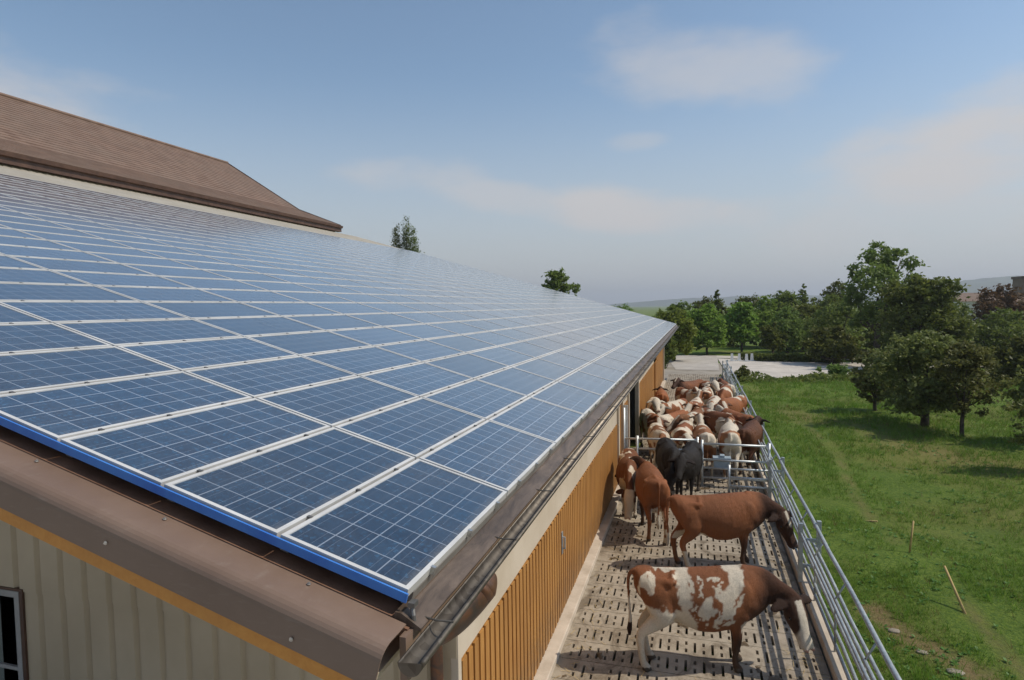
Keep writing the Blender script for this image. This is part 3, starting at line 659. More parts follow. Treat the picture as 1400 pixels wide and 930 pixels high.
keep = [c for c in cand[:300] if c[0] > 0]
panel_root = Mroof
def rowname(i): return 'gutter row' if i == 0 else ORD[i + 1] + ' row up from the gutter'
for n, (A, i, j) in enumerate(keep):
    Mx = Mroof @ Matrix.Translation((-(i * PW) - gap, j * PL + gap, 0))
    pos = 'at the verge end' if j == 0 else ORD[j + 1] + ' from the verge'
    lab = 'blue solar panel, %s of the %s' % (pos, rowname(i))
    if A > 420:
        o = link('solar_panel', None); o.matrix_world = Mx
        a = link('frame', me_frame, o); a.matrix_basis = Matrix.Identity(4)
        c = link('cell_sheet', me_cells, o)
        if A > 1500:
            for yy in ((0.0, 0.45, 0.90) if i < 34 else ()):
                q = link('clamp', me_clamp, o); q.location = (0, yy, 0)
    else:
        o = link('solar_panel', me_panel); o.matrix_world = Mx
    tag(o, lab, 'solar panel', 'solar panels laid in rows on the barn roof')
# the rest of the field, one object
mb = MB(); kept = {(i, j) for _, i, j in keep}
for _, i, j in cand:
    if (i, j) in kept: continue
    Mx = Mroof @ Matrix.Translation((-(i * PW) - gap, j * PL + gap, 0)); b0 = len(mb.v)
    mb.v += [tuple(Mx @ Vector(v)) for v in f1.v]; mb.f += [tuple(k + b0 for k in f) for f in f1.f]; mb.m += f1.m; mb.uv += f1.uv
tag(mb.build('solar_panels', [M_FRAME, M_CELL]), 'distant blue grey solar panels filling the upper and far part of the barn roof', 'solar panels', 'solar panels laid in rows on the barn roof', 'stuff')
# mounting rails below the panels
mb = MB()
for i in range(NROW + 1):
    u = i * PW; uu = min(max(u, 0.03), PW*NROW - 0.03)
    mb.extrude([rp(uu - .022, 0.08, -0.114), rp(uu - .022, 0.08, -0.045), rp(uu + .022, 0.08, -0.045), rp(uu + .022, 0.08, -0.114)], (0, 0.08, 0), (0, NCOL*PL - 0.02, 0))
mb.build('mounting_rails', M_RAIL, barn)['kind'] = 'stuff'
# end clamps on the eave side
mb = MB()
for j in range(NCOL):
    for yy in (0.24, 0.72, 1.2):
        y = j*PL + yy; mb.extrude([rp(-0.010, y, -0.03), rp(-0.010, y, 0.004), rp(0.012, y, 0.004), rp(0.012, y, -0.03)], (0, y, 0), (0, y + 0.022, 0))
mb.build('end_clamps', M_SCREW, barn)['kind'] = 'stuff'
# connector at the corner
mb = MB(); c = rp(-0.02, 0.01, -0.05); mb.tube([c, (c[0]+.015, c[1]-.02, c[2]-.04), (c[0]+.02, c[1]-.02, c[2]-.09)], 0.010, 8); mb.box((c[0]-.01, c[1]-.02, c[2]-.01), (c[0]+.02, c[1]+.02, c[2]+.01)); mb.build('corner_bracket', M_CLAMP, barn)

def straw():
    vs = []; fs = []
    for _ in range(1300):
        x = rnd.choice((rnd.uniform(-.64, -.2), rnd.uniform(-.6, 2.78), rnd.uniform(2.3, 2.78))); y = 3 + 34*rnd.random()**1.4; a = rnd.random()*3.14; l = rnd.uniform(.02, .07); w = .003; dx, dy = math.cos(a)*l, math.sin(a)*l; i = len(vs); z = rnd.uniform(.004, .014)
        vs += [(x-dx-dy*.05, y-dy+dx*.05, z), (x-dx+dy*.05, y-dy-dx*.05, z), (x+dx+dy*.05, y+dy-dx*.05, z+.006), (x+dx-dy*.05, y+dy+dx*.05, z+.006)]; fs.append((i, i+1, i+2, i+3))
    m = bpy.data.meshes.new('straw'); m.from_pydata(vs, [], fs); m.materials.append(M_STAKE); tag(link('straw', m), 'loose bits of straw on the slatted floor', 'straw', None, 'stuff')
straw()

# ------------------------------------------------------------------ higher tiled building behind the roof
house = thing('tiled_building', 'taller building with brown tiled gable roof rising behind the solar roof', 'building')
ex, ez = -21.98, 10.50; kx, kz = -25.2, 11.72; rx_, rz_ = -31.0, 15.35; ya, yb = -30.0, 35.4
def tiled_slope(x0, z0, x1, z1, y0, y1, course=0.34):
    mb = MB(); Ls = math.hypot(x1-x0, z1-z0); n = max(1, int(Ls/course)); dx, dz = (x1-x0)/Ls, (z1-z0)/Ls; nx_, nz_ = dz * (1 if dx < 0 else -1), abs(dx)
    nx_, nz_ = (-dz if dx > 0 else dz), abs(dx)
    for k in range(n):
        a = k*Ls/n; b2 = (k+1)*Ls/n + 0.03
        p = [(x0 + dx*a + nx_*0.04, z0 + dz*a + nz_*0.04), (x0 + dx*b2 + nx_*0.02, z0 + dz*b2 + nz_*0.02), (x0 + dx*b2, z0 + dz*b2), (x0 + dx*a, z0 + dz*a)]
        mb.extrude([(q[0], y0, q[1]) for q in p], (0, y0, 0), (0, y1, 0))
    return mb
m1 = tiled_slope(ex, ez, kx, kz, ya, yb); m2 = tiled_slope(kx, kz, rx_, rz_, ya, yb - 0.0)
for m_ in (m2,):
    b0 = len(m1.v); m1.v += m_.v; m1.f += [tuple(q + b0 for q in f) for f in m_.f]; m1.m += m_.m; m1.uv += m_.uv
m3 = tiled_slope(rx_ - (rx_ - kx)*-1 - 0, 0, 0, 0, 0, 0) if False else None
m1.extrude([(rx_, ya, rz_), (rx_, ya, rz_ + 0.03), (2*rx_ - ex, ya, ez), (2*rx_ - ex, ya, ez - 0.1)], (0, ya, 0), (0, yb, 0))
m1.tube([(rx_, ya, rz_ + 0.06), (rx_, yb, rz_ + 0.06)], 0.11, 8)
m1.build('tiled_roof', M_TILE, house)
mb = MB(); mb.extrude([(ex + 0.02, ya, ez - 0.02), (ex + 0.16, ya, ez - 0.03), (ex + 0.14, ya, ez - 0.17), (ex + 0.03, ya, ez - 0.19), (ex + 0.03, ya, ez - 0.42), (ex - 0.25, ya, ez - 0.42), (ex - 0.25, ya, ez - 0.05)], (0, ya, 0), (0, yb + 0.05, 0)); mb.build('eave_gutter', M_DKBROWN, house)
mb = MB(); mb.extrude([(kx, yb, kz + .08), (ex, yb, ez + .06), (ex, yb, ez - .12), (kx, yb, kz - .15), (rx_, yb, rz_ - .15), (rx_, yb, rz_ + .1)], (0, yb, 0), (0, yb + 0.05, 0)); mb.build('bargeboard', M_DKBROWN, house)
mb = MB(); x = ex - 0.25; yq = ya
while yq < yb - 0.3:
    mb.quad((x, yq, 9.4), (x, yq + .12, 9.0), (x, yq + .12, 10.3), (x, yq, 10.3)); mb.quad((x, yq + .12, 9.0), (x + .03, yq + .15, 9.0), (x + .03, yq + .15, 10.3), (x, yq + .12, 10.3))
    mb.quad((x + .03, yq + .15, 9.0), (x + .03, yq + .27, 9.0), (x + .03, yq + .27, 10.3), (x + .03, yq + .15, 10.3)); mb.quad((x + .03, yq + .27, 9.0), (x, yq + .3, 9.0), (x, yq + .3, 10.3), (x + .03, yq + .27, 10.3)); yq += 0.3
mb.poly([(ex - .4, yb - .3, -.5), (2*rx_ - ex + .4, yb - .3, -.5), (2*rx_ - ex + .4, yb - .3, 10.1), (rx_, yb - .3, rz_ - .1), (ex - .4, yb - .3, 10.1)])
mb.build('cream_wall', M_RIB, house)

# ------------------------------------------------------------------ fences and gate
FX = 3.05
fence = thing('yard_fence', 'galvanised steel pipe fence along the meadow edge of the cow yard', 'fence')
ys = [-1.0 + 0.0, 3.9, 8.9, 13.4, 17.9, 22.4, 26.9, 31.4, 35.9, 40.4]
for y in ys:
    mb = MB(); mb.box((FX + 0.02, y - 0.035, -0.4), (FX + 0.09, y + 0.035, 1.18)); mb.box((FX - 0.03, y - 0.03, 1.06), (FX + 0.03, y + 0.03, 1.14)); bevel(mb.build('post', M_GALV, fence), 0.006)
    mb = MB(); mb.box((FX - 0.26, y - 0.035, 0.12), (FX - 0.19, y + 0.035, 1.12)); bevel(mb.build('inner_post', M_GALV, fence), 0.006)
for x, z, r in ((FX, 0.74, 0.024), (FX, 0.40, 0.022), (FX - 0.22, 0.95, 0.022), (FX, 1.10, 0.030), (FX - 0.12, 0.84, 0.024), (FX - 0.12, 0.62, 0.024), (FX - 0.12, 0.40, 0.024), (FX - 0.12, 0.22, 0.024)):
    mb = MB(); pts = []
    y = -1.2
    while y < 41: pts.append((x + 0.008*math.sin(y*1.7 + z*9), y, z + 0.010*math.sin(y*0.9 + z*5))); y += 1.5
    mb.tube(pts, r, 10); mb.build('rail', M_GALV, fence, True)
yq = 5.2
while yq < 40:
    mb = MB(); mb.tube([(FX - 0.12, yq, 0.13), (FX - 0.12, yq, 0.86)], 0.016, 8); mb.tube([(FX - 0.12, yq, 0.85), (FX, yq, 1.08)], 0.014, 8); mb.build('brace', M_GALV, fence, True); yq += 1.5
for y in ys:
    for z in (0.84, 0.40):
        mb = MB(); mb.box((FX - 0.20, y - 0.02, z - 0.028), (FX + 0.03, y + 0.02, z + 0.028)); mb.build('bracket', M_GALV, fence)
gate = thing('pen_gate', 'low galvanised barrier with four rails and a blue trough across the yard', 'gate', (2.1, 14.8, 0))
def barrier(parent, x0, x1, y0, y1, zs, posts, lx, ly, r=0.028):
    for z in zs:
        mb = MB(); mb.tube([(x0 - lx, y0 - ly, z), (x1 - lx, y1 - ly, z)], r, 10); mb.build('rail', M_GALVL, parent, True)
    for t, h in posts:
        x = x0 + (x1-x0)*t - lx; y = y0 + (y1-y0)*t - ly; mb = MB(); mb.tube([(x, y, 0), (x, y, h)], r + 0.008, 10); mb.build('post', M_GALVL, parent, True)
barrier(gate, 1.30, 2.95, 14.8, 14.8, (1.12, 0.70, 0.48, 0.22), ((0, 1.22), (1, 1.2)), 2.1, 14.8)
barrier(gate, 1.95, 2.95, 14.25, 14.25, (0.62, 0.40, 0.18), ((0, 0.72), (1, 0.7)), 2.1, 14.8)
tr = thing('water_trough', 'pale blue drinking trough hanging on the yard barrier', 'trough', (1.80, 14.93, 0.66))
mb = MB(); w, d, h, t = 0.20, 0.12, 0.20, 0.014
mb.extrude([(-w+.04, -d, -h), (-w, -d, 0.05), (-w, -d + t, 0.05), (-w+.05, -d + t, -h)], (0, 0, 0), (0, 0, 0)) if False else None
for a, b2 in (((-w, -d, -h), (w, -d + t, 0.06)), ((-w, d - t, -h), (w, d, 0.06)), ((-w, -d + t, -h), (-w + t, d - t, 0.06)), ((w - t, -d + t, -h), (w, d - t, 0.06)), ((-w + t, -d + t, -h), (w - t, d - t, -h + t))): mb.box(a, b2)
bevel(mb.build('basin', M_TROUGH, tr), 0.006, 2)
mb = MB(); mb.box((-w - .03, -d - .02, 0.061), (w + .03, d + .02, 0.10)); mb.box((-.05, -d + .0, 0.101), (.07, d - .03, 0.16)); bevel(mb.build('lid', M_TROUGH, tr), 0.01, 2)
lg = thing('swing_gate', 'open two-rail galvanised swing gate between barn wall and barrier', 'gate', (-0.65, 14.6, 0))
barrier(lg, -0.72, 1.22, 14.55, 14.75, (1.22, 0.95), ((0.0, 2.05), (0.18, 1.3), (0.98, 1.3)), -0.65, 14.6)
mb = MB(); mb.box((-0.1, 0.05, -0.05), (0.02, 0.14, 2.1)); mb.build('hinge_post', M_GALVL, lg)
# ------------------------------------------------------------------ COWS
def loft(mb, rings, seg=20, cap=True):
    """rings: list of (centre Vector, side Vector, up Vector, halfwidth, halfheight, squareness)"""
    i0 = len(mb.v)
    for c, s_, u_, hw, hh, sq in rings:
        for q in range(seg):
            a = 2*math.pi*q/seg; ca, sa = math.cos(a), math.sin(a); e = 2/sq
            x = math.copysign(abs(ca)**e, ca); y = math.copysign(abs(sa)**e, sa)
            mb.v.append(tuple(c + s_*(x*hw) + u_*(y*hh)))
    for k in range(len(rings) - 1):
        for q in range(seg):
            r2 = (q+1) % seg; mb.f.append((i0+k*seg+q, i0+k*seg+r2, i0+(k+1)*seg+r2, i0+(k+1)*seg+q)); mb.m.append(0); mb.uv.append(None)
    if cap:
        mb.f.append(tuple(i0+q for q in reversed(range(seg)))); mb.m.append(0); mb.uv.append(None)
        mb.f.append(tuple(i0+(len(rings)-1)*seg+q for q in range(seg))); mb.m.append(0); mb.uv.append(None)
def chain(mb, pts, radii, seg=14, sub=3, up=Vector((0, 1, 0))):
    """smooth elliptical tube; radii = (r_side, r_other); side axis is +-y mostly"""
    P = curve_pts(pts, sub); n = len(P); rings = []
    for k, p in enumerate(P):
        t = (P[min(k+1, n-1)] - P[max(k-1, 0)]).normalized(); f = min(k/sub, len(radii)-1 - 1e-6); a = int(f); w = f - a
        r0 = radii[a]; r1 = radii[min(a+1, len(radii)-1)]; rs = r0[0]*(1-w)+r1[0]*w; ro = r0[1]*(1-w)+r1[1]*w
        s_ = (up - t*up.dot(t)).normalized(); u_ = s_.cross(t).normalized()
        rings.append((p, s_, u_, rs, ro, 2.0))
    loft(mb, rings, seg)
def ball(mb, c, r, seg=12):
    c = Vector(c); rx, ry, rz = (r, r, r) if isinstance(r, (int, float)) else r; rings = []
    for k in range(1, 8):
        a = math.pi*k/8; rings.append((c + Vector((0, 0, -math.cos(a)*rz)), Vector((1, 0, 0)), Vector((0, 1, 0)), math.sin(a)*rx, math.sin(a)*ry, 2.0))
    loft(mb, rings, seg)

HEADS = {   # neck mid, poll, yaw (left +), pitch of the face (down +, radians)
    'low':    (Vector((0.98, -0.05, 1.03)), Vector((1.20, -0.12, 0.96)), -1.12, 0.98),
    'lower':  (Vector((0.98, 0.0, 0.96)), Vector((1.22, 0.0, 0.80)), -0.3, 1.15),
    'level':  (Vector((1.02, 0.0, 1.22)), Vector((1.27, 0.0, 1.30)), 0.0, 0.55),
    'up':     (Vector((0.98, 0.0, 1.32)), Vector((1.16, 0.0, 1.50)), 0.15, 0.40),
    'left':   (Vector((0.98, 0.10, 1.20)), Vector((1.12, 0.26, 1.27)), 0.95, 0.65),
    'right':  (Vector((0.98, -0.10, 1.22)), Vector((1.12, -0.26, 1.30)), -0.95, 0.6),
}
def head_frame(pose):
    nm, poll, yaw, pit = HEADS[pose]
    f = Vector((math.cos(pit)*math.cos(yaw), math.cos(pit)*math.sin(yaw), -math.sin(pit)))
    s_ = Vector((-math.sin(yaw), math.cos(yaw), 0)); u_ = f.cross(s_).normalized()
    return nm, poll, f, s_, u_
def cow_mesh(pose, gait, voxel):
    mb = MB(); Y = Vector((0, 1, 0)); Z = Vector((0, 0, 1))
    T = [(-.84, 1.19, .10, .12, 2.1), (-.79, 1.15, .19, .18, 2.3), (-.68, 1.09, .235, .245, 2.5), (-.54, 1.03, .250, .275, 2.3), (-.40, .995, .245, .300, 2.0), (-.22, .945, .27, .375, 1.9), (0.0, .910, .312, .42, 1.95), (.18, .91, .322, .425, 2.0), (.36, .935, .30, .41, 2.15), (.52, .97, .26, .385, 2.2), (.66, .995, .22, .35, 2.1), (.78, 1.01, .17, .29, 2.0), (.88, 1.03, .125, .22, 2.0)]
    loft(mb, [(Vector((x, 0, z)), Y, Z, hw, hh, sq) for x, z, hw, hh, sq in T], 28)
    for s in (-1, 1):
        chain(mb, [(-.38, .205*s, 1.195), (-.53, .175*s, 1.205), (-.68, .13*s, 1.20), (-.82, .10*s, 1.185)], [(.052, .055), (.045, .05), (.042, .05), (.045, .05)], 10); chain(mb, [(-.38, .205*s, 1.195), (-.36, .12*s, 1.25), (-.34, .02*s, 1.285)], [(.05, .05), (.035, .04), (.035, .04)], 10, 3, Vector((1, 0, 0)))     # hooks and pins
        ball(mb, (.50, .20*s, 1.02), (.16, .07, .22)); ball(mb, (.62, .15*s, .92), (.12, .09, .13))           # shoulder
        ball(mb, (-.56, .18*s, 1.0), (.19, .10, .22))
    chain(mb, [(.62, 0, 1.285), (.3, 0, 1.315), (0, 0, 1.30), (-.3, 0, 1.30), (-.6, 0, 1.30), (-.8, 0, 1.27)], [(.035, .035), (.035, .03), (.03, .03), (.03, .03), (.03, .035), (.04, .04)], 10); ball(mb, (-.76, 0, 1.30), (.09, .045, .035))
    ball(mb, (-.42, 0, .66), (.15, .13, .10))                                                                  # udder
    g = gait
    for s, (dh, df) in ((1, (g[0], g[1])), (-1, (g[2], g[3]))):
        chain(mb, [(-.55, .14*s, 1.02), (-.50, .185*s, .80), (-.56+dh*.3, .165*s, .66), (-.71+dh*.6, .15*s, .50), (-.68+dh*.9, .145*s, .30), (-.645+dh, .145*s, .12), (-.60+dh, .145*s, .045), (-.585+dh, .145*s, .0)],
              [(.12, .22), (.105, .185), (.072, .115), (.048, .066), (.038, .046), (.040, .046), (.050, .058), (.052, .066)])
        chain(mb, [(.50, .13*s, .98), (.49, .155*s, .78), (.475+df*.3, .145*s, .62), (.50+df*.5, .135*s, .42), (.495+df*.9, .13*s, .24), (.50+df, .13*s, .11), (.535+df, .13*s, .045), (.545+df, .13*s, .0)],
              [(.10, .18), (.095, .145), (.060, .082), (.052, .056), (.037, .041), (.040, .043), (.050, .056), (.052, .064)])
    nm, poll, f, s_, u_ = head_frame(pose)
    # neck
    rings = []
    P = curve_pts([Vector((.60, 0, 1.06)), Vector((.80, 0, 1.08)), nm, poll - u_*0.06 - f*0.02, poll - u_*0.06 + f*0.08], 4)
    R_ = [(.17, .33), (.125, .265), (.092, .185), (.085, .14), (.085, .11)]
    for k, p in enumerate(P):
        t = (P[min(k+1, len(P)-1)] - P[max(k-1, 0)]).normalized(); q = min(k/4, 4-1e-6); a = int(q); w = q - a
        side = (Y*(1-q/4) + s_*(q/4)); side = (side - t*side.dot(t)).normalized(); up = t.cross(side).normalized(); up = -up if up.z < 0 else up
        rings.append((p, side, up, R_[a][0]*(1-w)+R_[a+1][0]*w, R_[a][1]*(1-w)+R_[a+1][1]*w, 2.0))
    loft(mb, rings, 20)
    # head
    HS = 1.08
    H = [(-.05, .0, .070, .055, 2.2), (.0, -.035, .098, .085, 2.4), (.07, -.062, .108, .108, 2.5), (.15, -.080, .112, .118, 2.4), (.22, -.090, .098, .112, 2.2), (.30, -.098, .078, .096, 2.2), (.38, -.103, .066, .080, 2.3), (.45, -.106, .070, .072, 2.6), (.50, -.108, .068, .062, 2.6), (.53, -.110, .050, .045, 2.2)]
    loft(mb, [(poll + f*a*HS + u_*b2*HS, s_, u_, hw*HS*1.16, hh*HS*1.08, sq) for a, b2, hw, hh, sq in H], 22)
    for s in (-1, 1):
        ball(mb, poll + f*.185 + s_*(.104*s) - u_*.042, .042)                                # brow
        ball(mb, poll + f*.585 + s_*(.052*s) - u_*.09, .03)                                # nostril rim
        e0 = poll + f*.02 + s_*(.085*s) - u_*.035; e1 = e0 + s_*(.13*s) - u_*.015 - f*.01; e2 = e0 + s_*(.27*s) - u_*.06 + f*.02
        rr = []
        for p, a, b2 in ((e0, .03, .035), (e0*.5 + e1*.5, .03, .06), (e1, .028, .078), (e1*.45 + e2*.55, .026, .062), (e2, .018, .022)):
            rr.append((p, u_, f, a, b2, 2.0))
        loft(mb, rr, 12)
    # tail
    chain(mb, [(-.82, 0, 1.30), (-.90, 0.0, 1.24), (-.915, .01, 1.05), (-.90, .015, .80), (-.89, .02, .60), (-.90, .02, .48), (-.90, .02, .38)], [(.032, .036), (.028, .03), (.022, .022), (.020, .020), (.030, .030), (.040, .04), (.018, .018)], 10)
    me = mb.mesh('cow_raw', []); ob = link('cow_raw', me)
    m = ob.modifiers.new('r', 'REMESH'); m.mode = 'VOXEL'; m.voxel_size = voxel; m.use_smooth_shade = True
    m2 = ob.modifiers.new('s', 'SMOOTH'); m2.factor = 0.5; m2.iterations = 7 if voxel < .019 else (5 if voxel < .025 else 2)
    dg = bpy.context.evaluated_depsgraph_get(); dg.update(); me2 = bpy.data.meshes.new_from_object(ob.evaluated_get(dg)); bpy.data.objects.remove(ob)
    me2.name = 'cow_body'; return me2

def mat_coat():
    b = NB('cow_coat'); at = b.n('ShaderNodeAttribute'); at.attribute_name = 'coat'; v = b.coord('Object', (1, 1, 1))
    n1 = b.noise(b.coord('Object', (5, 5, 9)), 12, 5, 0.7); n2 = b.noise(v, 2.3, 4)
    c = b.mix(b.rng(n1, 0.3, 0.75, 0, 0.42), at.outputs['Color'], (0.03, 0.014, 0.008, 1)); c = b.mix(b.rng(n2, 0.45, 0.75, 0, 0.5), c, b.mix(1.0, c, (1.5, 1.35, 1.2, 1), 'MULTIPLY'))
    b.base(c, 0.62, 0, 0.25); b.bump(b.math('ADD', b.math('MULTIPLY', b.noise(b.coord('Object', (5, 3, 3)), 3.0, 4, 0.6), 2.0), b.noise(b.coord('Object', (14, 30, 30)), 9, 3, 0.7)), 0.6, 0.018); return b.m
M_COAT = mat_coat()
M_EYE = simple('cow_eye', (0.006, 0.004, 0.003, 1), (0.012, 0.008, 0.006, 1), 3, 0.08, 0, 0)
BROWN = np.array([0.235, 0.085, 0.032]); TAN = np.array([0.31, 0.135, 0.058]); DARK = np.array([0.030, 0.013, 0.008]); WHITE = np.array([0.70, 0.62, 0.50]); BLACK = np.array([0.008, 0.007, 0.006]); PINK = np.array([0.45, 0.24, 0.19]); HOOF = np.array([0.08, 0.065, 0.05])
def sstep(a, b, x): t = np.clip((x - a)/(b - a), 0, 1); return t*t*(3-2*t)
def coat(P, pose, style, seed, base):
    nm, poll, f, s_, u_ = head_frame(pose); x, y, z = P.T; n = len(P)
    wob = vnoise(P, 7, 3, seed*3.1) - .5; wob2 = vnoise(P, 22, 2, seed*5.3) - .5; big = vnoise(P, 2.3, 2, seed*7.7)
    q = P - np.array(poll); hf = q @ np.array(f); hs = q @ np.array(s_); hu = q @ np.array(u_)
    ishead = (hf > -.04) & (hf < .72) & (np.abs(hs) < .17) & (np.abs(hu + .09) < .24)
    isear = (np.abs(hs) > .135) & (np.abs(hf) < .12) & (np.abs(hu) < .16) & (np.linalg.norm(q, axis=1) < .42)
    white = np.zeros(n)
    def add(w): nonlocal white; white = np.maximum(white, w)
    j = wob*.17 + wob2*.09
    if style == 'hero':
        # white gap behind the rump patch
        gapc = -.25 + (1.3 - z)*.10; gw = .065 + .06*sstep(1.22, 1.38, z) ; add(sstep(.02, -.02, np.abs(x - gapc + j) - gw) * (z > .8))
        # lower rear quarter and flank white
        add(sstep(-.02, .02, (.93 - .15*(x + .8)) - z + j*1.3) * sstep(.0, -.04, x + .12 - (.86 - z)*.25 + j))
        # shoulder band, narrowing down and back
        bc = .43 - np.clip(1.22 - z, 0, 1)*.42; bw = .115 - np.clip(1.30 - z, 0, 1)*.16; add(sstep(.015, -.015, np.abs(x - bc + j*.8) - np.maximum(bw, .022)) * (z > .62))
        bc2 = .53 - np.clip(1.15 - z, 0, 1)*.45; add(sstep(.012, -.012, np.abs(x - bc2 + j) - .022) * (z > .82) * (z < 1.1))
        # flecks in the saddle
        for cx_, cz_, rx2, rz2 in ((-.02, 1.27, .05, .03), (-.01, 1.16, .02, .10), (.14, 1.23, .055, .025), (-.10, .93, .02, .05), (.20, .80, .018, .11), (-.02, .77, .05, .03), (-.14, 1.12, .02, .03), (.22, 1.18, .03, .02), (.02, 1.02, .014, .014), (.33, .72, .06, .03)):
            add(sstep(.35, -.25, ((x-cx_+wob2*.16+wob*.10)/rx2)**2 + ((z-cz_+wob*.14)/rz2)**2 - 1))
        hp = P*np.array([1.0, 1.0, .55]); add(sstep(.655, .68, vnoise(hp, 6.0, 3, 41.0)) * (x < .62))
        add(((x < -.35) & (z < .62)).astype(float)); 
        legdark = (x > .3) & (z < .7)
    elif style == 'plain':
        add(((x < -.3) & (z < .36) & (z > .06) & (y < 0)).astype(float) * (wob > -.28))
        add(sstep(0, .02, .70 - z + j) * ((x < -.20) & (np.abs(y) < .12) & (z > .5)))
    elif style == 'patch':
        thr = .555; add(sstep(thr, thr + .02, big + wob*.16 + wob2*.08))
        add(((z < .45)).astype(float) * (vnoise(P, 1.5, 1, seed*2.2) > .4)); add(sstep(.0, .03, .72 - z + j) * (np.abs(x) < .5))
    elif style == 'white':
        add(1 - sstep(.60, .64, big + wob*.10))
    elif style == 'rump':
        add(sstep(0, .03, -.55 - x + j) * (big > .42)); add(sstep(.60, .63, big + wob*.1)); add(((z < .5)).astype(float))
    # face
    hw = {'hero': .062, 'plain': .03, 'patch': .05 + .06*((seed*37) % 3 == 0), 'white': .2, 'rump': .06, 'black': 0.0, 'whitehead': .2}.get(style, .04)
    if style == 'plain': bl = ishead * sstep(.012, -.01, np.abs(hs) - .03 + wob*.05) * sstep(.26, .22, hf) * (hu > -.15)
    else: bl = ishead * sstep(.012, -.01, np.abs(hs) - hw - .05*sstep(.08, .0, hf)*0 - .03*sstep(.3, .5, hf) + wob*.06) * ((hu > -.12 - .10*(hf > .3)) | (hw > .1))
    if style == 'hero': bl = bl * (hf > .01)
    add(bl * (style not in ('black',)))
    col = np.where(ishead[:, None] | isear[:, None], base*.75, base[None, :]*np.ones((n, 1)))
    # red ones: darker coat and painted-in shade on forequarters and lower front legs
    if style in ('hero', 'plain'):
        fq = sstep(.55, .82, x + (1.05 - z)*.45 + j*.6)[:, None] * .85; col = col*(1-fq) + DARK*fq
        lo = (sstep(.62, .42, z) * (x > .2))[:, None]*.6; col = col*(1-lo) + DARK*lo
    col = col*(1 + (big - .5)[:, None]*.5)
    w = white[:, None]; col = col*(1-w) + WHITE*(1 + wob[:, None]*.12)*w
    # soiled legs and belly
    sl = (sstep(.55, .10, z)*.45)[:, None]*(.6 + wob[:, None]); sl = np.clip(sl, 0, .5); col = col*(1-sl) + np.array([.16, .12, .075])*sl
    muz = (ishead*sstep(.56, .59, hf))[:, None]; pk = PINK if style not in ('black', 'plain') else BLACK*3; col = col*(1-muz) + pk*muz
    er = (isear*.6)[:, None]*(style not in ('white',)); col = col*(1-er) + (DARK*.5)*er
    hoof = (z < .06)[:, None]; col = np.where(hoof, HOOF, col)
    tl = ((x < -.85) & (z < .58))[:, None]; col = np.where(tl, WHITE*.75 if style not in ('hero', 'black') else DARK*.8, col)
    return col

GAITS = [(.0, .02, -.10, -.05), (.12, -.08, -.10, .10), (-.06, .08, .06, -.06)]
_cache = {}
def make_cow(label, x, y, head, pose='level', style='patch', base=BROWN, seed=1, gait=0, scale=1.0, voxel=.03, group=None, eyes=True):
    key = (pose, gait, voxel)
    if key not in _cache: _cache[key] = cow_mesh(*((pose, GAITS[gait], voxel)))
    me = _cache[key].copy(); me.materials.clear(); me.materials.append(M_COAT)
    P = np.empty(len(me.vertices)*3, np.float32); me.vertices.foreach_get('co', P); P = P.reshape(-1, 3).astype(float)
    c = np.clip(coat(P, pose, style, seed, base), 0.003, 1); rgba = np.concatenate([c, np.ones((len(c), 1))], 1).astype(np.float32)
    a = me.color_attributes.new('coat', 'FLOAT_COLOR', 'POINT'); a.data.foreach_set('color', rgba.ravel())
    t = thing('cow', label, 'cow', (x, y, 0.002), group, math.radians(head)); t.scale = (scale,)*3
    link('body', me, t)
    if eyes:
        nm, poll, f, s_, u_ = head_frame(pose)
        for s in (-1, 1):
            mb = MB(); ball(mb, poll + f*.19 + s_*(.130*s) - u_*.060, (.021, .021, .021), 10); mb.build('eye', M_EYE, t, True)
    return t
V1 = .017
make_cow('brown and white pied cow with white blaze, sniffing the kerb in the foreground', 1.17, 6.12, 13, 'low', 'hero', BROWN, 1, 0, 1.0, V1)
make_cow('plain reddish brown cow standing broadside in the middle of the yard, head lowered', 1.50, 9.52, 19, 'low', 'plain', BROWN*1.05, 4, 2, 1.0, .020)
make_cow('reddish cow seen from behind with its tail hanging, turning towards the wall', 0.25, 10.95, 103, 'left', 'plain', BROWN*1.1, 6, 1, 1.0, .020)
make_cow('cow half hidden by the board wall with lowered white face', -0.36, 12.35, -84, 'lower', 'patch', BROWN*.8, 9, 0, 0.97, .022)
make_cow('black cow facing out, beside the reddish cow seen from behind', 0.50, 13.62, -80, 'low', 'black', BLACK, 3, 1, 1.0, .024)
make_cow('black cow facing out, next to the middle post of the barrier', 0.98, 13.70, -98, 'level', 'black', BLACK, 5, 0, .95, .026)
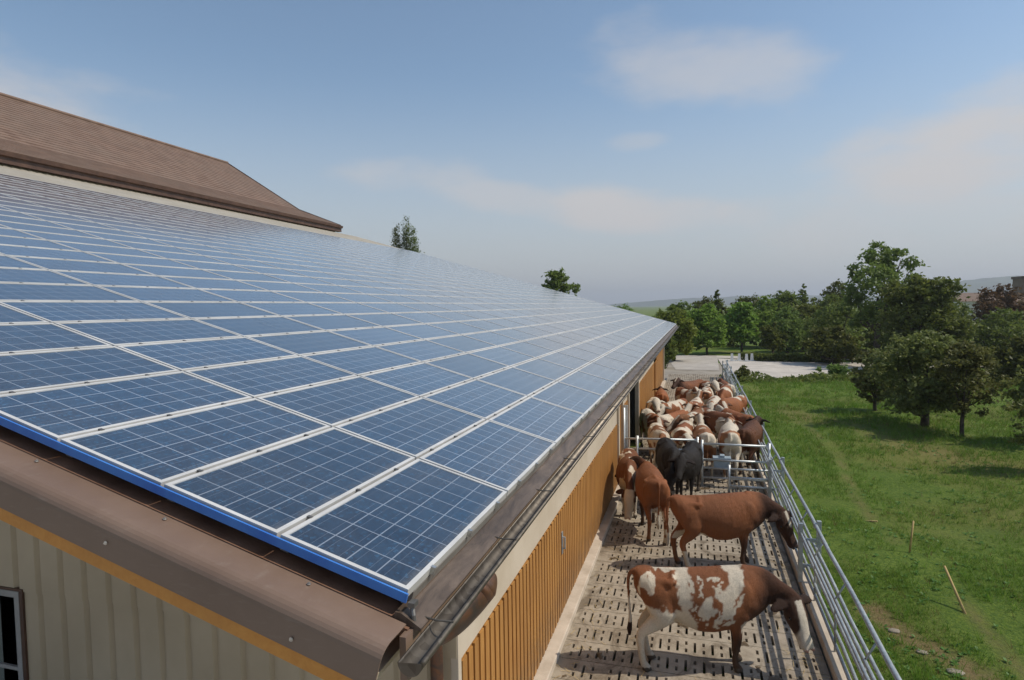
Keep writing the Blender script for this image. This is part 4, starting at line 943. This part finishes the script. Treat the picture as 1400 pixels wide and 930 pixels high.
herd = [
 # x, y, heading, pose, style, base, seed, gait, label
 (0.12, 15.95, -80, 'low', 'patch', TAN*.85, 12, 0, 'tan pied cow facing out through the swing gate beside the wall'),
 (0.78, 16.2, -97, 'left', 'patch', BROWN*1.2, 15, 1, 'brown cow with white blaze and neck, second from the wall at the gate'),
 (1.36, 15.95, 96, 'up', 'rump', TAN, 17, 2, 'pale tan cow showing its rump at the middle gate post'),
 (2.06, 16.05, 88, 'level', 'white', TAN, 19, 0, 'creamy white cow with its rump right behind the blue trough'),
 (2.62, 16.6, 75, 'level', 'plain', BROWN*.45, 21, 1, 'dark brown cow squeezed against the fence at the barrier'),
 (-0.28, 18.4, -75, 'level', 'patch', BROWN*1.3, 23, 1, 'reddish cow by the wall with white splash on its forehead'),
 (0.42, 18.55, 60, 'up', 'patch', BROWN*1.5, 26, 0, 'orange red pied cow standing diagonally in the packed herd near the wall'),
 (1.10, 18.7, -100, 'right', 'patch', TAN*.8, 29, 2, 'light tan cow in the middle with a white stripe along its back'),
 (1.80, 18.8, -60, 'low', 'patch', BROWN*.9, 31, 0, 'deep red cow with narrow white face in the middle of the herd'),
 (2.40, 19.2, 120, 'level', 'patch', BROWN*1.5, 33, 1, 'orange brown cow with pale speckled shoulders near the fence'),
 (-0.30, 21.0, -85, 'up', 'white', BROWN, 35, 2, 'white faced cow with dark eye patch by the wall'),
 (0.42, 21.2, -110, 'level', 'patch', BROWN*1.2, 38, 1, 'red cow with round white forehead behind the front rank'),
 (1.10, 21.3, 80, 'up', 'patch', BROWN*1.1, 41, 0, 'red and white cow in the centre, looking away'),
 (1.78, 21.6, -95, 'level', 'white', TAN, 43, 2, 'mostly white cow with dark eyes in the centre of the herd'),
 (2.42, 21.9, -120, 'left', 'rump', BROWN*1.4, 45, 0, 'pale shouldered red cow along the fence'),
 (-0.20, 23.7, 95, 'level', 'plain', BROWN*1.3, 47, 1, 'plain red cow near the wall at the back left'),
 (0.75, 24.3, -70, 'up', 'patch', BROWN, 50, 0, 'dark red cow with white forehead, back left of the herd'),
 (1.55, 24.6, 85, 'level', 'white', BROWN, 52, 2, 'cream white cow near the back of the herd'),
 (2.30, 24.8, -95, 'low', 'patch', BROWN*1.3, 55, 1, 'orange red cow with white blaze against the far fence'),
 (0.95, 26.9, -120, 'up', 'plain', BROWN*.9, 57, 0, 'dark brown cow at the very back on the left'),
 (1.70, 26.4, -80, 'up', 'patch', BROWN*1.2, 59, 1, 'red cow with raised white head at the back centre'),
 (2.45, 27.0, 100, 'level', 'rump', BROWN, 62, 0, 'brown cow farthest back beside the fence'),
]
for k, (x, y, h, pose, st, base, seed, g, lab) in enumerate(herd):
    make_cow(lab, x, y, h, pose, st, base, seed, g, rnd.uniform(.96, 1.03), .032, 'cows crowded in the yard behind the gate', eyes=(y < 20))

# ------------------------------------------------------------------ TREES
def leaves(centers, sizes, mat, name):
    n = len(centers); a = rng.normal(size=(n, 3)); a[:, 2] *= .7; a /= np.linalg.norm(a, axis=1)[:, None]; b = rng.normal(size=(n, 3)); b -= (b*a).sum(1)[:, None]*a; b /= np.linalg.norm(b, axis=1)[:, None]
    s = sizes[:, None]*rng.uniform(.45, 1.6, (n, 1)); c = np.cross(a, b)
    V = np.stack([centers - a*s*.9, centers + b*s*.5 + c*s*.12, centers + a*s, centers - b*s*.5 + c*s*.12], 1).reshape(-1, 3)
    return np_mesh(name, V, np.arange(4*n), 4, mat)
def crown_pts(blobs, n, shell=.55, clump=0):
    """blobs = (x,y,z,rx,ry,rz). leaf points gathered into clumps on the blobs"""
    vol = np.array([b[3]*b[4]*b[5] for b in blobs])**.67; pr = vol/vol.sum(); nc = max(12, n//clump) if clump else n
    idx = rng.choice(len(blobs), nc, p=pr); B = np.array(blobs)[idx]; d = rng.normal(size=(nc, 3)); d /= np.linalg.norm(d, axis=1)[:, None]
    r = shell + (1-shell)*rng.random(nc)**.6; r *= (.82 + .4*vnoise(d*1.0 + B[:, :3]*.37, 2.5, 2)); C = B[:, :3] + d*B[:, 3:]*r[:, None]
    if not clump: return C
    cs = B[:, 3:].mean(1)*.16*rng.uniform(.5, 1.6, nc); k = rng.integers(0, nc, n); return C[k] + rng.normal(size=(n, 3))*cs[k][:, None]*np.array([1, 1, .7])
def tree(name, label, cat, x, y, h, w, mat, n=3500, leaf=.16, trunk=.12, crown0=.25, shape='round', seed=0, group=None, clump=22, lean=0, zoff=0.0):
    global rng
    rng = np.random.default_rng(seed + 100); R2 = random.Random(seed); z0 = float(gz(np.array([x]), np.array([y]))[0]) - .05 + zoff
    t = thing(name, label, cat, (x, y, z0), group); cz0 = h*crown0; blobs = []
    if shape == 'round':
        ch = h - cz0
        for k in range(20):
            a = R2.random()*6.28; fz = R2.uniform(.10, .88); zz = cz0 + ch*fz; sc = math.sqrt(max(.05, 1 - (2*fz - .85)**2)); rr = R2.uniform(.12, .40)*w*sc
            blobs.append((math.cos(a)*rr + lean, math.sin(a)*rr, zz, w*.15*R2.uniform(.6, 1.25), w*.15*R2.uniform(.6, 1.25), ch*.13*R2.uniform(.6, 1.3)))
        blobs.append((lean, 0, cz0 + ch*.45, w*.32, w*.32, ch*.34)); blobs.append((lean, 0, h - ch*.2, w*.18, w*.18, ch*.2))
    elif shape == 'cone':
        for k in range(11):
            f = k/10; blobs.append((R2.uniform(-.06, .06)*w, R2.uniform(-.06, .06)*w, cz0 + (h-cz0)*f*.94, w*(.5 - .44*f), w*(.5 - .44*f), h*.07))
    elif shape == 'poplar':
        for k in range(12):
            f = k/11; r = w*.5*(.45 + 1.0*math.sin(math.pi*min(.95, f*.8 + .12)))*.75; blobs.append((R2.uniform(-.08, .08)*w, R2.uniform(-.08, .08)*w, cz0 + (h-cz0)*f*.96, r*1.1, r*1.1, h*.11))
    elif shape == 'bush':
        for k in range(9):
            a = R2.random()*6.28; rr = R2.uniform(0, .34)*w; blobs.append((math.cos(a)*rr, math.sin(a)*rr, h*R2.uniform(.25, .65), w*.2*R2.uniform(.7, 1.3), w*.2*R2.uniform(.7, 1.3), h*.28*R2.uniform(.7, 1.2)))
    C = crown_pts(blobs, n, .5, clump)
    C = C[C[:, 2] > .03]
    link('crown', leaves(C, np.full(len(C), leaf), mat, 'crown'), t)
    if trunk:
        mb = MB(); top = h*(.9 if shape in ('cone', 'poplar') else .55); mb.tube(curve_pts([(0, 0, -.2), (R2.uniform(-.03, .03), 0, top*.3), (lean*.5 + R2.uniform(-.06, .06), .03, top*.65), (lean, 0, top)], 3), [trunk*1.35, trunk*1.1, trunk, trunk*.95, trunk*.9, trunk*.8, trunk*.7, trunk*.55, trunk*.45, trunk*.3], 9)
        if shape == 'round':
            for b in blobs[:11]:
                s0 = Vector((lean*.4, 0, cz0 + (h-cz0)*R2.uniform(.0, .25))); e = Vector(b[:3]); mid = s0.lerp(e, .5) + Vector((0, 0, -.05*h)); mb.tube(curve_pts([s0, mid, e], 3), [trunk*.5, trunk*.45, trunk*.4, trunk*.33, trunk*.28, trunk*.2, trunk*.1], 6)
        mb.build('trunk', M_BARK, t, True)
    return t
OG = 'orchard trees standing in the meadow'
tree('apple_tree', 'dense dark apple tree on a thick trunk in the meadow', 'tree', 9.9, 26.0, 3.9, 5.0, M_ORCH, 17000, .072, .15, .12, seed=3, group=OG, clump=30)
tree('apple_tree', 'slim loose apple tree with thin trunk beside the dense dark one', 'tree', 10.45, 23.9, 3.5, 3.0, M_ORCH, 7500, .065, .07, .22, seed=5, group=OG, clump=24)
tree('apple_tree', 'small sparse apple tree at the right edge of the meadow', 'tree', 10.9, 18.6, 2.8, 2.6, M_ORCH, 5500, .058, .06, .22, seed=8, group=OG, clump=24)
tree('apple_tree', 'dark low apple tree behind the dense one, left side', 'tree', 9.0, 29.5, 2.9, 2.8, M_ORCH, 3200, .10, .08, .14, seed=9, group=OG, clump=26)
tree('willow_bush', 'yellowish olive leafy tree behind the sparse apple tree', 'tree', 12.6, 22.5, 2.9, 3.6, M_OLIVE, 4500, .085, .06, .15, seed=12, clump=24)
tree('shrub', 'small rounded shrub at the sand arena edge', 'shrub', 3.95, 41.2, 1.10, 1.5, M_DGREEN, 1500, .09, 0, 0, 'bush', seed=14, clump=20)
tree('shrub', 'low ragged shrub at the right end of the sand arena', 'shrub', 10.3, 44.2, 1.2, 2.6, M_MGREEN, 1500, .10, 0, 0, 'bush', seed=15, clump=20)
tree('large_tree', 'tallest airy tree with sky showing through its crown', 'tree', 16.6, 60, 10.5, 7.6, M_MGREEN, 11000, .155, .28, .25, seed=21, clump=44)
tree('large_tree', 'broad dark rounded tree in front of the tallest one', 'tree', 17.6, 52, 7.2, 8.0, M_DGREEN, 17000, .15, .25, .10, seed=23, clump=26)
tree('hazel_tree', 'wide low grey green tree beyond the arena hedge', 'tree', 12.0, 55, 3.3, 5.6, M_DGREEN, 5500, .14, .12, .12, seed=25, clump=26)
tree('lime_tree', 'bright green tree at the far corner of the barn', 'tree', -0.8, 58, 5.2, 5.4, M_LGREEN, 9000, .17, .12, .10, seed=31, clump=26)
tree('lime_tree', 'dark shaded bush right at the end of the barn wall', 'tree', -1.3, 50, 3.2, 2.2, M_DGREEN, 3000, .13, .08, .0, seed=32, clump=26)
tree('lime_tree', 'light green round tree left of the yard fence end', 'tree', 2.3, 68, 5.6, 5.2, M_LGREEN, 8500, .18, .12, .12, seed=33, clump=26)
tree('lime_tree', 'light green tree straight above the end of the fence', 'tree', 6.0, 71, 5.7, 5.0, M_LGREEN, 8500, .18, .12, .12, seed=34, clump=26)
tree('maple_tree', 'dark compact tree with visible trunk behind the arena', 'tree', 8.2, 62, 3.6, 2.9, M_DGREEN, 3500, .14, .12, .22, seed=35, clump=26)
bgt = [(-7.5, 66, 5.6, 5.0, 'round', 'm', 'green tree just showing above the far roof corner'), (0.0, 80, 6.0, 5, 'round', 'm', 'mid green tree between barn corner and conifers'),
 (4.0, 84, 7.6, 3.2, 'cone', 'd', 'dark pointed conifer behind the light green trees'), (7.3, 86, 6.8, 5.0, 'round', 'd', 'dark round tree beside the pointed conifer'),
 (9.3, 80, 6.4, 4.6, 'round', 'l', 'pale green tree in the background row above the arena'), (12.2, 84, 7.4, 5.4, 'round', 'm', 'mid green tree in the centre of the background row'),
 (15.0, 90, 8.2, 3.6, 'cone', 'd', 'dark conifer in the centre of the background row'), (12.6, 74, 5.5, 5.0, 'round', 'd', 'dark tree behind the wide grey green one'),
 (16.3, 78, 6.6, 5.0, 'round', 'm', 'mid green tree left of the tallest tree'), (19.5, 92, 8.6, 6.0, 'round', 'd', 'dark tree crown left behind the tallest tree'),
 (24.5, 74, 6.2, 6.4, 'round', 'd', 'dark wide tree right of the broad dark tree'), (22.0, 60, 5.2, 5.0, 'round', 'd', 'dark tree low to the right of the broad tree'),
 (26.0, 60, 4.6, 6.0, 'round', 'd', 'dark rounded tree behind the orchard at the right'), (29.5, 56, 3.8, 5.5, 'round', 'm', 'green bushy tree at the right end of the background'),
 (34.0, 82, 7.2, 6.0, 'round', 'b', 'bronze coloured autumn tree near the tower'), (39.5, 84, 6.0, 5.4, 'round', 'b', 'second bronze tree, right below the tower'),
 (33.0, 64, 4.2, 5.6, 'round', 'd', 'dark bushy tree in front of the bronze ones'), (20.2, 43, 3.0, 4.0, 'round', 'd', 'dark low tree between the orchard and the broad tree'),
 (23.5, 46, 3.3, 4.4, 'round', 'm', 'mid green low tree right behind the orchard'), (27.5, 90, 7.0, 6.0, 'round', 'm', 'green tree rising between dark tree and bronze tree'),
 (14.6, 66, 5.4, 5.0, 'round', 'm', 'green tree filling the gap left of the tallest tree'), (18.8, 70, 5.6, 5.0, 'round', 'd', 'dark tree low behind the trunk of the tallest tree'), (10.6, 70, 5.2, 4.4, 'round', 'm', 'green tree behind the compact dark one'), (2.5, 96, 6.8, 5.0, 'round', 'd', 'dark tree far behind the light green ones'), (21.5, 30.5, 3.2, 4.5, 'round', 'm', 'green tree at the right edge below the bronze ones')]
mm = {'l': M_LGREEN, 'm': M_MGREEN, 'd': M_DGREEN, 'b': M_BRONZE}
for k, (x, y, h, w, sh, m, lab) in enumerate(bgt):
    tree({'cone': 'conifer', 'round': 'broadleaf_tree'}[sh], lab, 'tree', x, y, h, w*1.25, mm[m], 8500, .16 if y > 70 else .12, .14, .02, sh, seed=60+k, group='trees along the far side of the meadow', clump=22)
# trees that look over the roof
tree('poplar_tree', 'slender dark poplar above the roof edge, left of three', 'tree', -35.3, 70, 15.4, 1.5, M_DGREEN, 14000, .085, .15, .05, 'poplar', seed=91, group='poplars behind the roof', clump=7)
tree('poplar_tree', 'tallest slender poplar above the roof edge, middle of three', 'tree', -34.1, 70.5, 16.3, 1.5, M_DGREEN, 14000, .085, .15, .05, 'poplar', seed=92, group='poplars behind the roof', clump=7)
tree('poplar_tree', 'shorter slender poplar above the roof edge, right of three', 'tree', -32.9, 70, 14.9, 1.35, M_DGREEN, 12000, .085, .15, .05, 'poplar', seed=93, group='poplars behind the roof', clump=7)
tree('round_tree', 'lone bushy green tree crown peeping over the middle of the roof edge', 'tree', -12.3, 60, 9.4, 5.0, M_MGREEN, 6000, .17, .2, .3, seed=94, clump=26)

# hedge, arena fence, jumps
def hedge(name, label, pts, h, wd, mat, n):
    global rng
    rng = np.random.default_rng(5); P = np.array(pts, float); seg = np.hypot(*np.diff(P, axis=0).T); t = rng.random(n)*seg.sum(); k = np.clip(np.searchsorted(np.cumsum(seg), t), 0, len(seg)-1); f = (t - np.concatenate([[0], np.cumsum(seg)])[k])/seg[k]
    Q = P[k] + (P[k+1]-P[k])*f[:, None]; Q += rng.uniform(-.5, .5, (n, 2))*wd; z = gz(Q[:, 0], Q[:, 1]) + h*rng.random(n)**.7*(.75 + .4*vnoise(np.c_[Q, Q[:, 0]], .8, 2))*(1 if name == 'hedge' else 2.2*np.clip(vnoise(np.c_[Q, Q[:, 0]], .45, 3) - .30, 0.02, 1)/.3)
    C = np.c_[Q, z]; tag(link(name, leaves(C, np.full(n, .11), mat, name)), label, 'hedge')
hedge('hedge', 'low dark clipped hedge along the back of the sand arena', [(5.4, 60), (8, 58.5), (13, 57)], .8, .9, M_DGREEN, 6500)
hedge('hedge', 'pale greenish scrub behind the arena near the dark trees', [(14.5, 60), (20, 60.5), (23, 62)], 1.1, 1.5, M_OLIVE, 5000)
hedge('weed_border', 'strip of tall weeds along the near edge of the arena', [(3.6, 40.8), (6, 41.2), (8, 42.0), (11, 43.6), (15, 46.5), (19, 49)], .20, 2.4, M_MGREEN, 3800)
af = thing('arena_fence', 'brown wooden rail fence at the back right of the arena', 'fence')
for k in range(9):
    x, y = 12.5 + k*1.5, 56.9 + k*.12; z = float(gz(np.array([x]), np.array([y]))[0]); mb = MB(); mb.box((x-.06, y-.06, z-.2), (x+.06, y+.06, z+1.1)); mb.build('post', M_BARK, af)
for zz in (.45, .95):
    mb = MB(); z = float(gz(np.array([18.]), np.array([57.5]))[0]); mb.box((12.4, 56.86, z+zz), (24.6, 56.92, z+zz+.12)); mb.build('rail', M_BARK, af)
for k, (x, y, lab) in enumerate(((4.35, 58.6, 'leftmost'), (5.0, 58.9, 'second from the left'), (5.6, 58.4, 'third from the left'), (6.1, 58.9, 'rightmost'))):
    z = float(gz(np.array([x]), np.array([y]))[0]); mb = MB(); mb.extrude([(x-.16, y, z), (x-.10, y, z+.75), (x+.10, y, z+.75), (x+.16, y, z)], (0, 0, 0), (0, .08, 0)); mb.box((x-.3, y-.1, z), (x+.3, y+.18, z+.1))
    tag(mb.build('jump_stand', M_WHITE), 'white show jumping stand, %s of four at the arena edge' % lab, 'jump stand', 'white jump stands at the arena')
# distant tower and houses
tw = thing('tower', 'square brown tower at the right edge above the bronze trees', 'tower', (66.5, 150, -2))
mb = MB(); mb.box((-2.2, -2, 0), (2.2, 2, 11.0)); bevel(mb.build('wall', M_BRICKT, tw), .05); mb = MB(); mb.box((-2.4, -2.2, 11.01), (2.4, 2.2, 11.5)); mb.build('roof', M_DKBROWN, tw)
for z in (4.5, 7.5, 9.4):
    for x in (-1.1, .3):
        mb = MB(); mb.box((x, -2.05, z), (x+.7, -1.99, z+1.0)); mb.build('window', M_GLASS, tw)
def cottage(x, y, w, h, label, wall=M_WALLW):
    z = -1.5; t = thing('house', label, 'house', (x, y, z)); mb = MB(); mb.box((-w/2, -3, 0), (w/2, 3, h)); mb.build('wall', wall, t)
    mb = MB(); mb.extrude([(-w/2-.3, -3.4, h), (w/2+.3, -3.4, h), (w/2+.3, 0, h+2.2), (-w/2-.3, 0, h+2.2)], (0, 0, 0), (0, .15, .05)); mb.extrude([(-w/2-.3, 3.4, h), (w/2+.3, 3.4, h), (w/2+.3, 0, h+2.2), (-w/2-.3, 0, h+2.2)], (0, 0, 0), (0, .15, .05)); mb.build('roof', M_TILE, t)
    for k in range(3):
        mb = MB(); xx = -w/2 + w*(k+.5)/3; mb.box((xx-.4, -3.05, 1.2), (xx+.4, -2.99, 2.4)); mb.build('window', M_GLASS, t)
cottage(60.5, 140, 9, 4.5, 'pale house with brown roof left of the tower')
cottage(75, 190, 16, 6, 'long pale house beyond the tower')

# ------------------------------------------------------------------ stakes, stones
def stake(label, p0, p1, r=.02):
    z = float(gz(np.array([p0[0]]), np.array([p0[1]]))[0]); mb = MB(); mb.tube([(p0[0], p0[1], z - .05), (p1[0], p1[1], z + p1[2])], [r, r*.8], 7); tag(mb.build('wooden_stake', M_STAKE, None, True), label, 'stake', 'wooden stakes along the worn track')
stake('upright yellowish wooden stake by the worn track', (5.12, 11.27), (5.20, 11.33, .62))
stake('leaning wooden stake pointing along the track, nearest the camera', (5.14, 8.62), (5.02, 9.2, .52), .022)
stake('short stick lying flat in the grass beside the track', (4.75, 13.45), (5.05, 13.2, .05), .02)
rs = random.Random(4)
for k, (x, y, s, lab) in enumerate(((3.95, 7.9, .06, 'pale flat stone at the far end of the bare soil'), (4.15, 7.35, .05, 'small pale stone in the middle of the bare soil'), (4.40, 6.9, .07, 'larger pale stone at the near end of the bare soil'))):
    z = float(gz(np.array([x]), np.array([y]))[0]); mb = MB(); ball(mb, (0, 0, 0), (s*1.5, s, s*.35), 12); mb.v = [(a + rs.uniform(-.15, .15)*s, b + rs.uniform(-.15, .15)*s, c + rs.uniform(-.08, .08)*s) for a, b, c in mb.v]
    tag(mb.build('stone', M_STONE, None, True, (x, y, z + .01)), lab, 'stone', 'stones on the bare soil')

# ------------------------------------------------------------------ grass
def grass(name, n, mat, hmin, hmax, wid, label, dens='near', nb=4):
    global rng
    rng = np.random.default_rng(77 + n); N0 = n*3; u = rng.random(N0); y = 1.5 + 40*u**1.7; x = 3.12 + rng.random(N0)*(4 + .75*(y + 3)); P = np.stack([x, y, 0*x], 1)
    keepm = vnoise(P, .9, 3, 3.3) > rng.uniform(.30, .62, N0); sd = np.minimum(seg_dist(P[:, :2], PATH) - .18, seg_dist(P[:, :2], SOIL) - .22); keepm &= (sd > 0) | (rng.random(N0) < .12)
    P = P[keepm][:n]; n = len(P); P[:, 2] = gz(P[:, 0], P[:, 1]); P = np.repeat(P, nb, 0); m = len(P); far = np.clip(P[:, 1]/18, .8, 2.4)
    P[:, :2] += rng.normal(size=(m, 2))*.03*far[:, None]; h = rng.uniform(hmin, hmax, m)*(.7 + .6*vnoise(P, .5, 2))*np.sqrt(far); a = rng.random(m)*6.283; w = wid*far*rng.uniform(.6, 1.3, m)
    dx, dy = np.cos(a), np.sin(a); ln = rng.uniform(.2, .9, m)*h; b = rng.random(m)*6.283
    v0 = P + np.stack([dx*w, dy*w, 0*h], 1); v1 = P - np.stack([dx*w, dy*w, 0*h], 1); v2 = P + np.stack([np.cos(b)*ln, np.sin(b)*ln, h], 1); V = np.stack([v0, v1, v2], 1).reshape(-1, 3)
    tag(link(name, np_mesh(name, V, np.arange(3*m), 3, mat)), label, 'grass', None, 'stuff')
grass('grass', 70000, M_GRASSB, .05, .13, .006, 'short green grass covering the meadow')
grass('dry_grass', 6000, M_DRYB, .06, .16, .005, 'scattered dry straw coloured grass in the meadow')
grass('tall_grass', 2600, M_GRASSB, .16, .34, .006, 'taller grass tufts here and there in the meadow', nb=9)
def weeds():
    global rng
    rng = np.random.default_rng(901); n = 5200; y = 2.0 + 26*rng.random(n)**1.5; x = 3.15 + rng.random(n)*(3 + .6*(y + 2)); P = np.stack([x, y, 0*x], 1); k = vnoise(P, .8, 3, 13.3) > rng.uniform(.42, .64, n); P = P[k]; P[:, 2] = gz(P[:, 0], P[:, 1])
    nl = 7; n = len(P); C = np.repeat(P, nl, 0); m = len(C); a = rng.random(m)*6.283; L_ = rng.uniform(.03, .085, m); el = rng.uniform(.15, .9, m); d = np.stack([np.cos(a)*np.cos(el), np.sin(a)*np.cos(el), np.sin(el)], 1); s_ = np.stack([-np.sin(a), np.cos(a), 0*a], 1)
    C = C + d*.01; V = np.stack([C, C + d*(L_*.5)[:, None] + s_*(L_*.28)[:, None], C + d*L_[:, None] - np.array([0, 0, 1])*(L_*.15)[:, None], C + d*(L_*.5)[:, None] - s_*(L_*.28)[:, None]], 1).reshape(-1, 3)
    tag(link('meadow_weeds', np_mesh('meadow_weeds', V, np.arange(4*m), 4, M_WEED)), 'broad leaved weeds and clover among the grass', 'weeds', None, 'stuff')
weeds()

# ------------------------------------------------------------------ haze
HAZE = True
if HAZE:
    b = NB('haze'); b.t.nodes.remove(b.b); pv = b.n('ShaderNodeVolumePrincipled'); pv.inputs['Color'].default_value = (0.80, 0.86, 0.95, 1); pv.inputs['Density'].default_value = 0.00032; pv.inputs['Anisotropy'].default_value = 0.2
    b.l(pv.outputs[0], b.o.inputs['Volume']); mb = MB(); mb.box((-9000, -6000, -8), (9000, 9500, 160)); hz = mb.build('haze', b.m); tag(hz, 'thin summer haze', None, None, 'stuff')
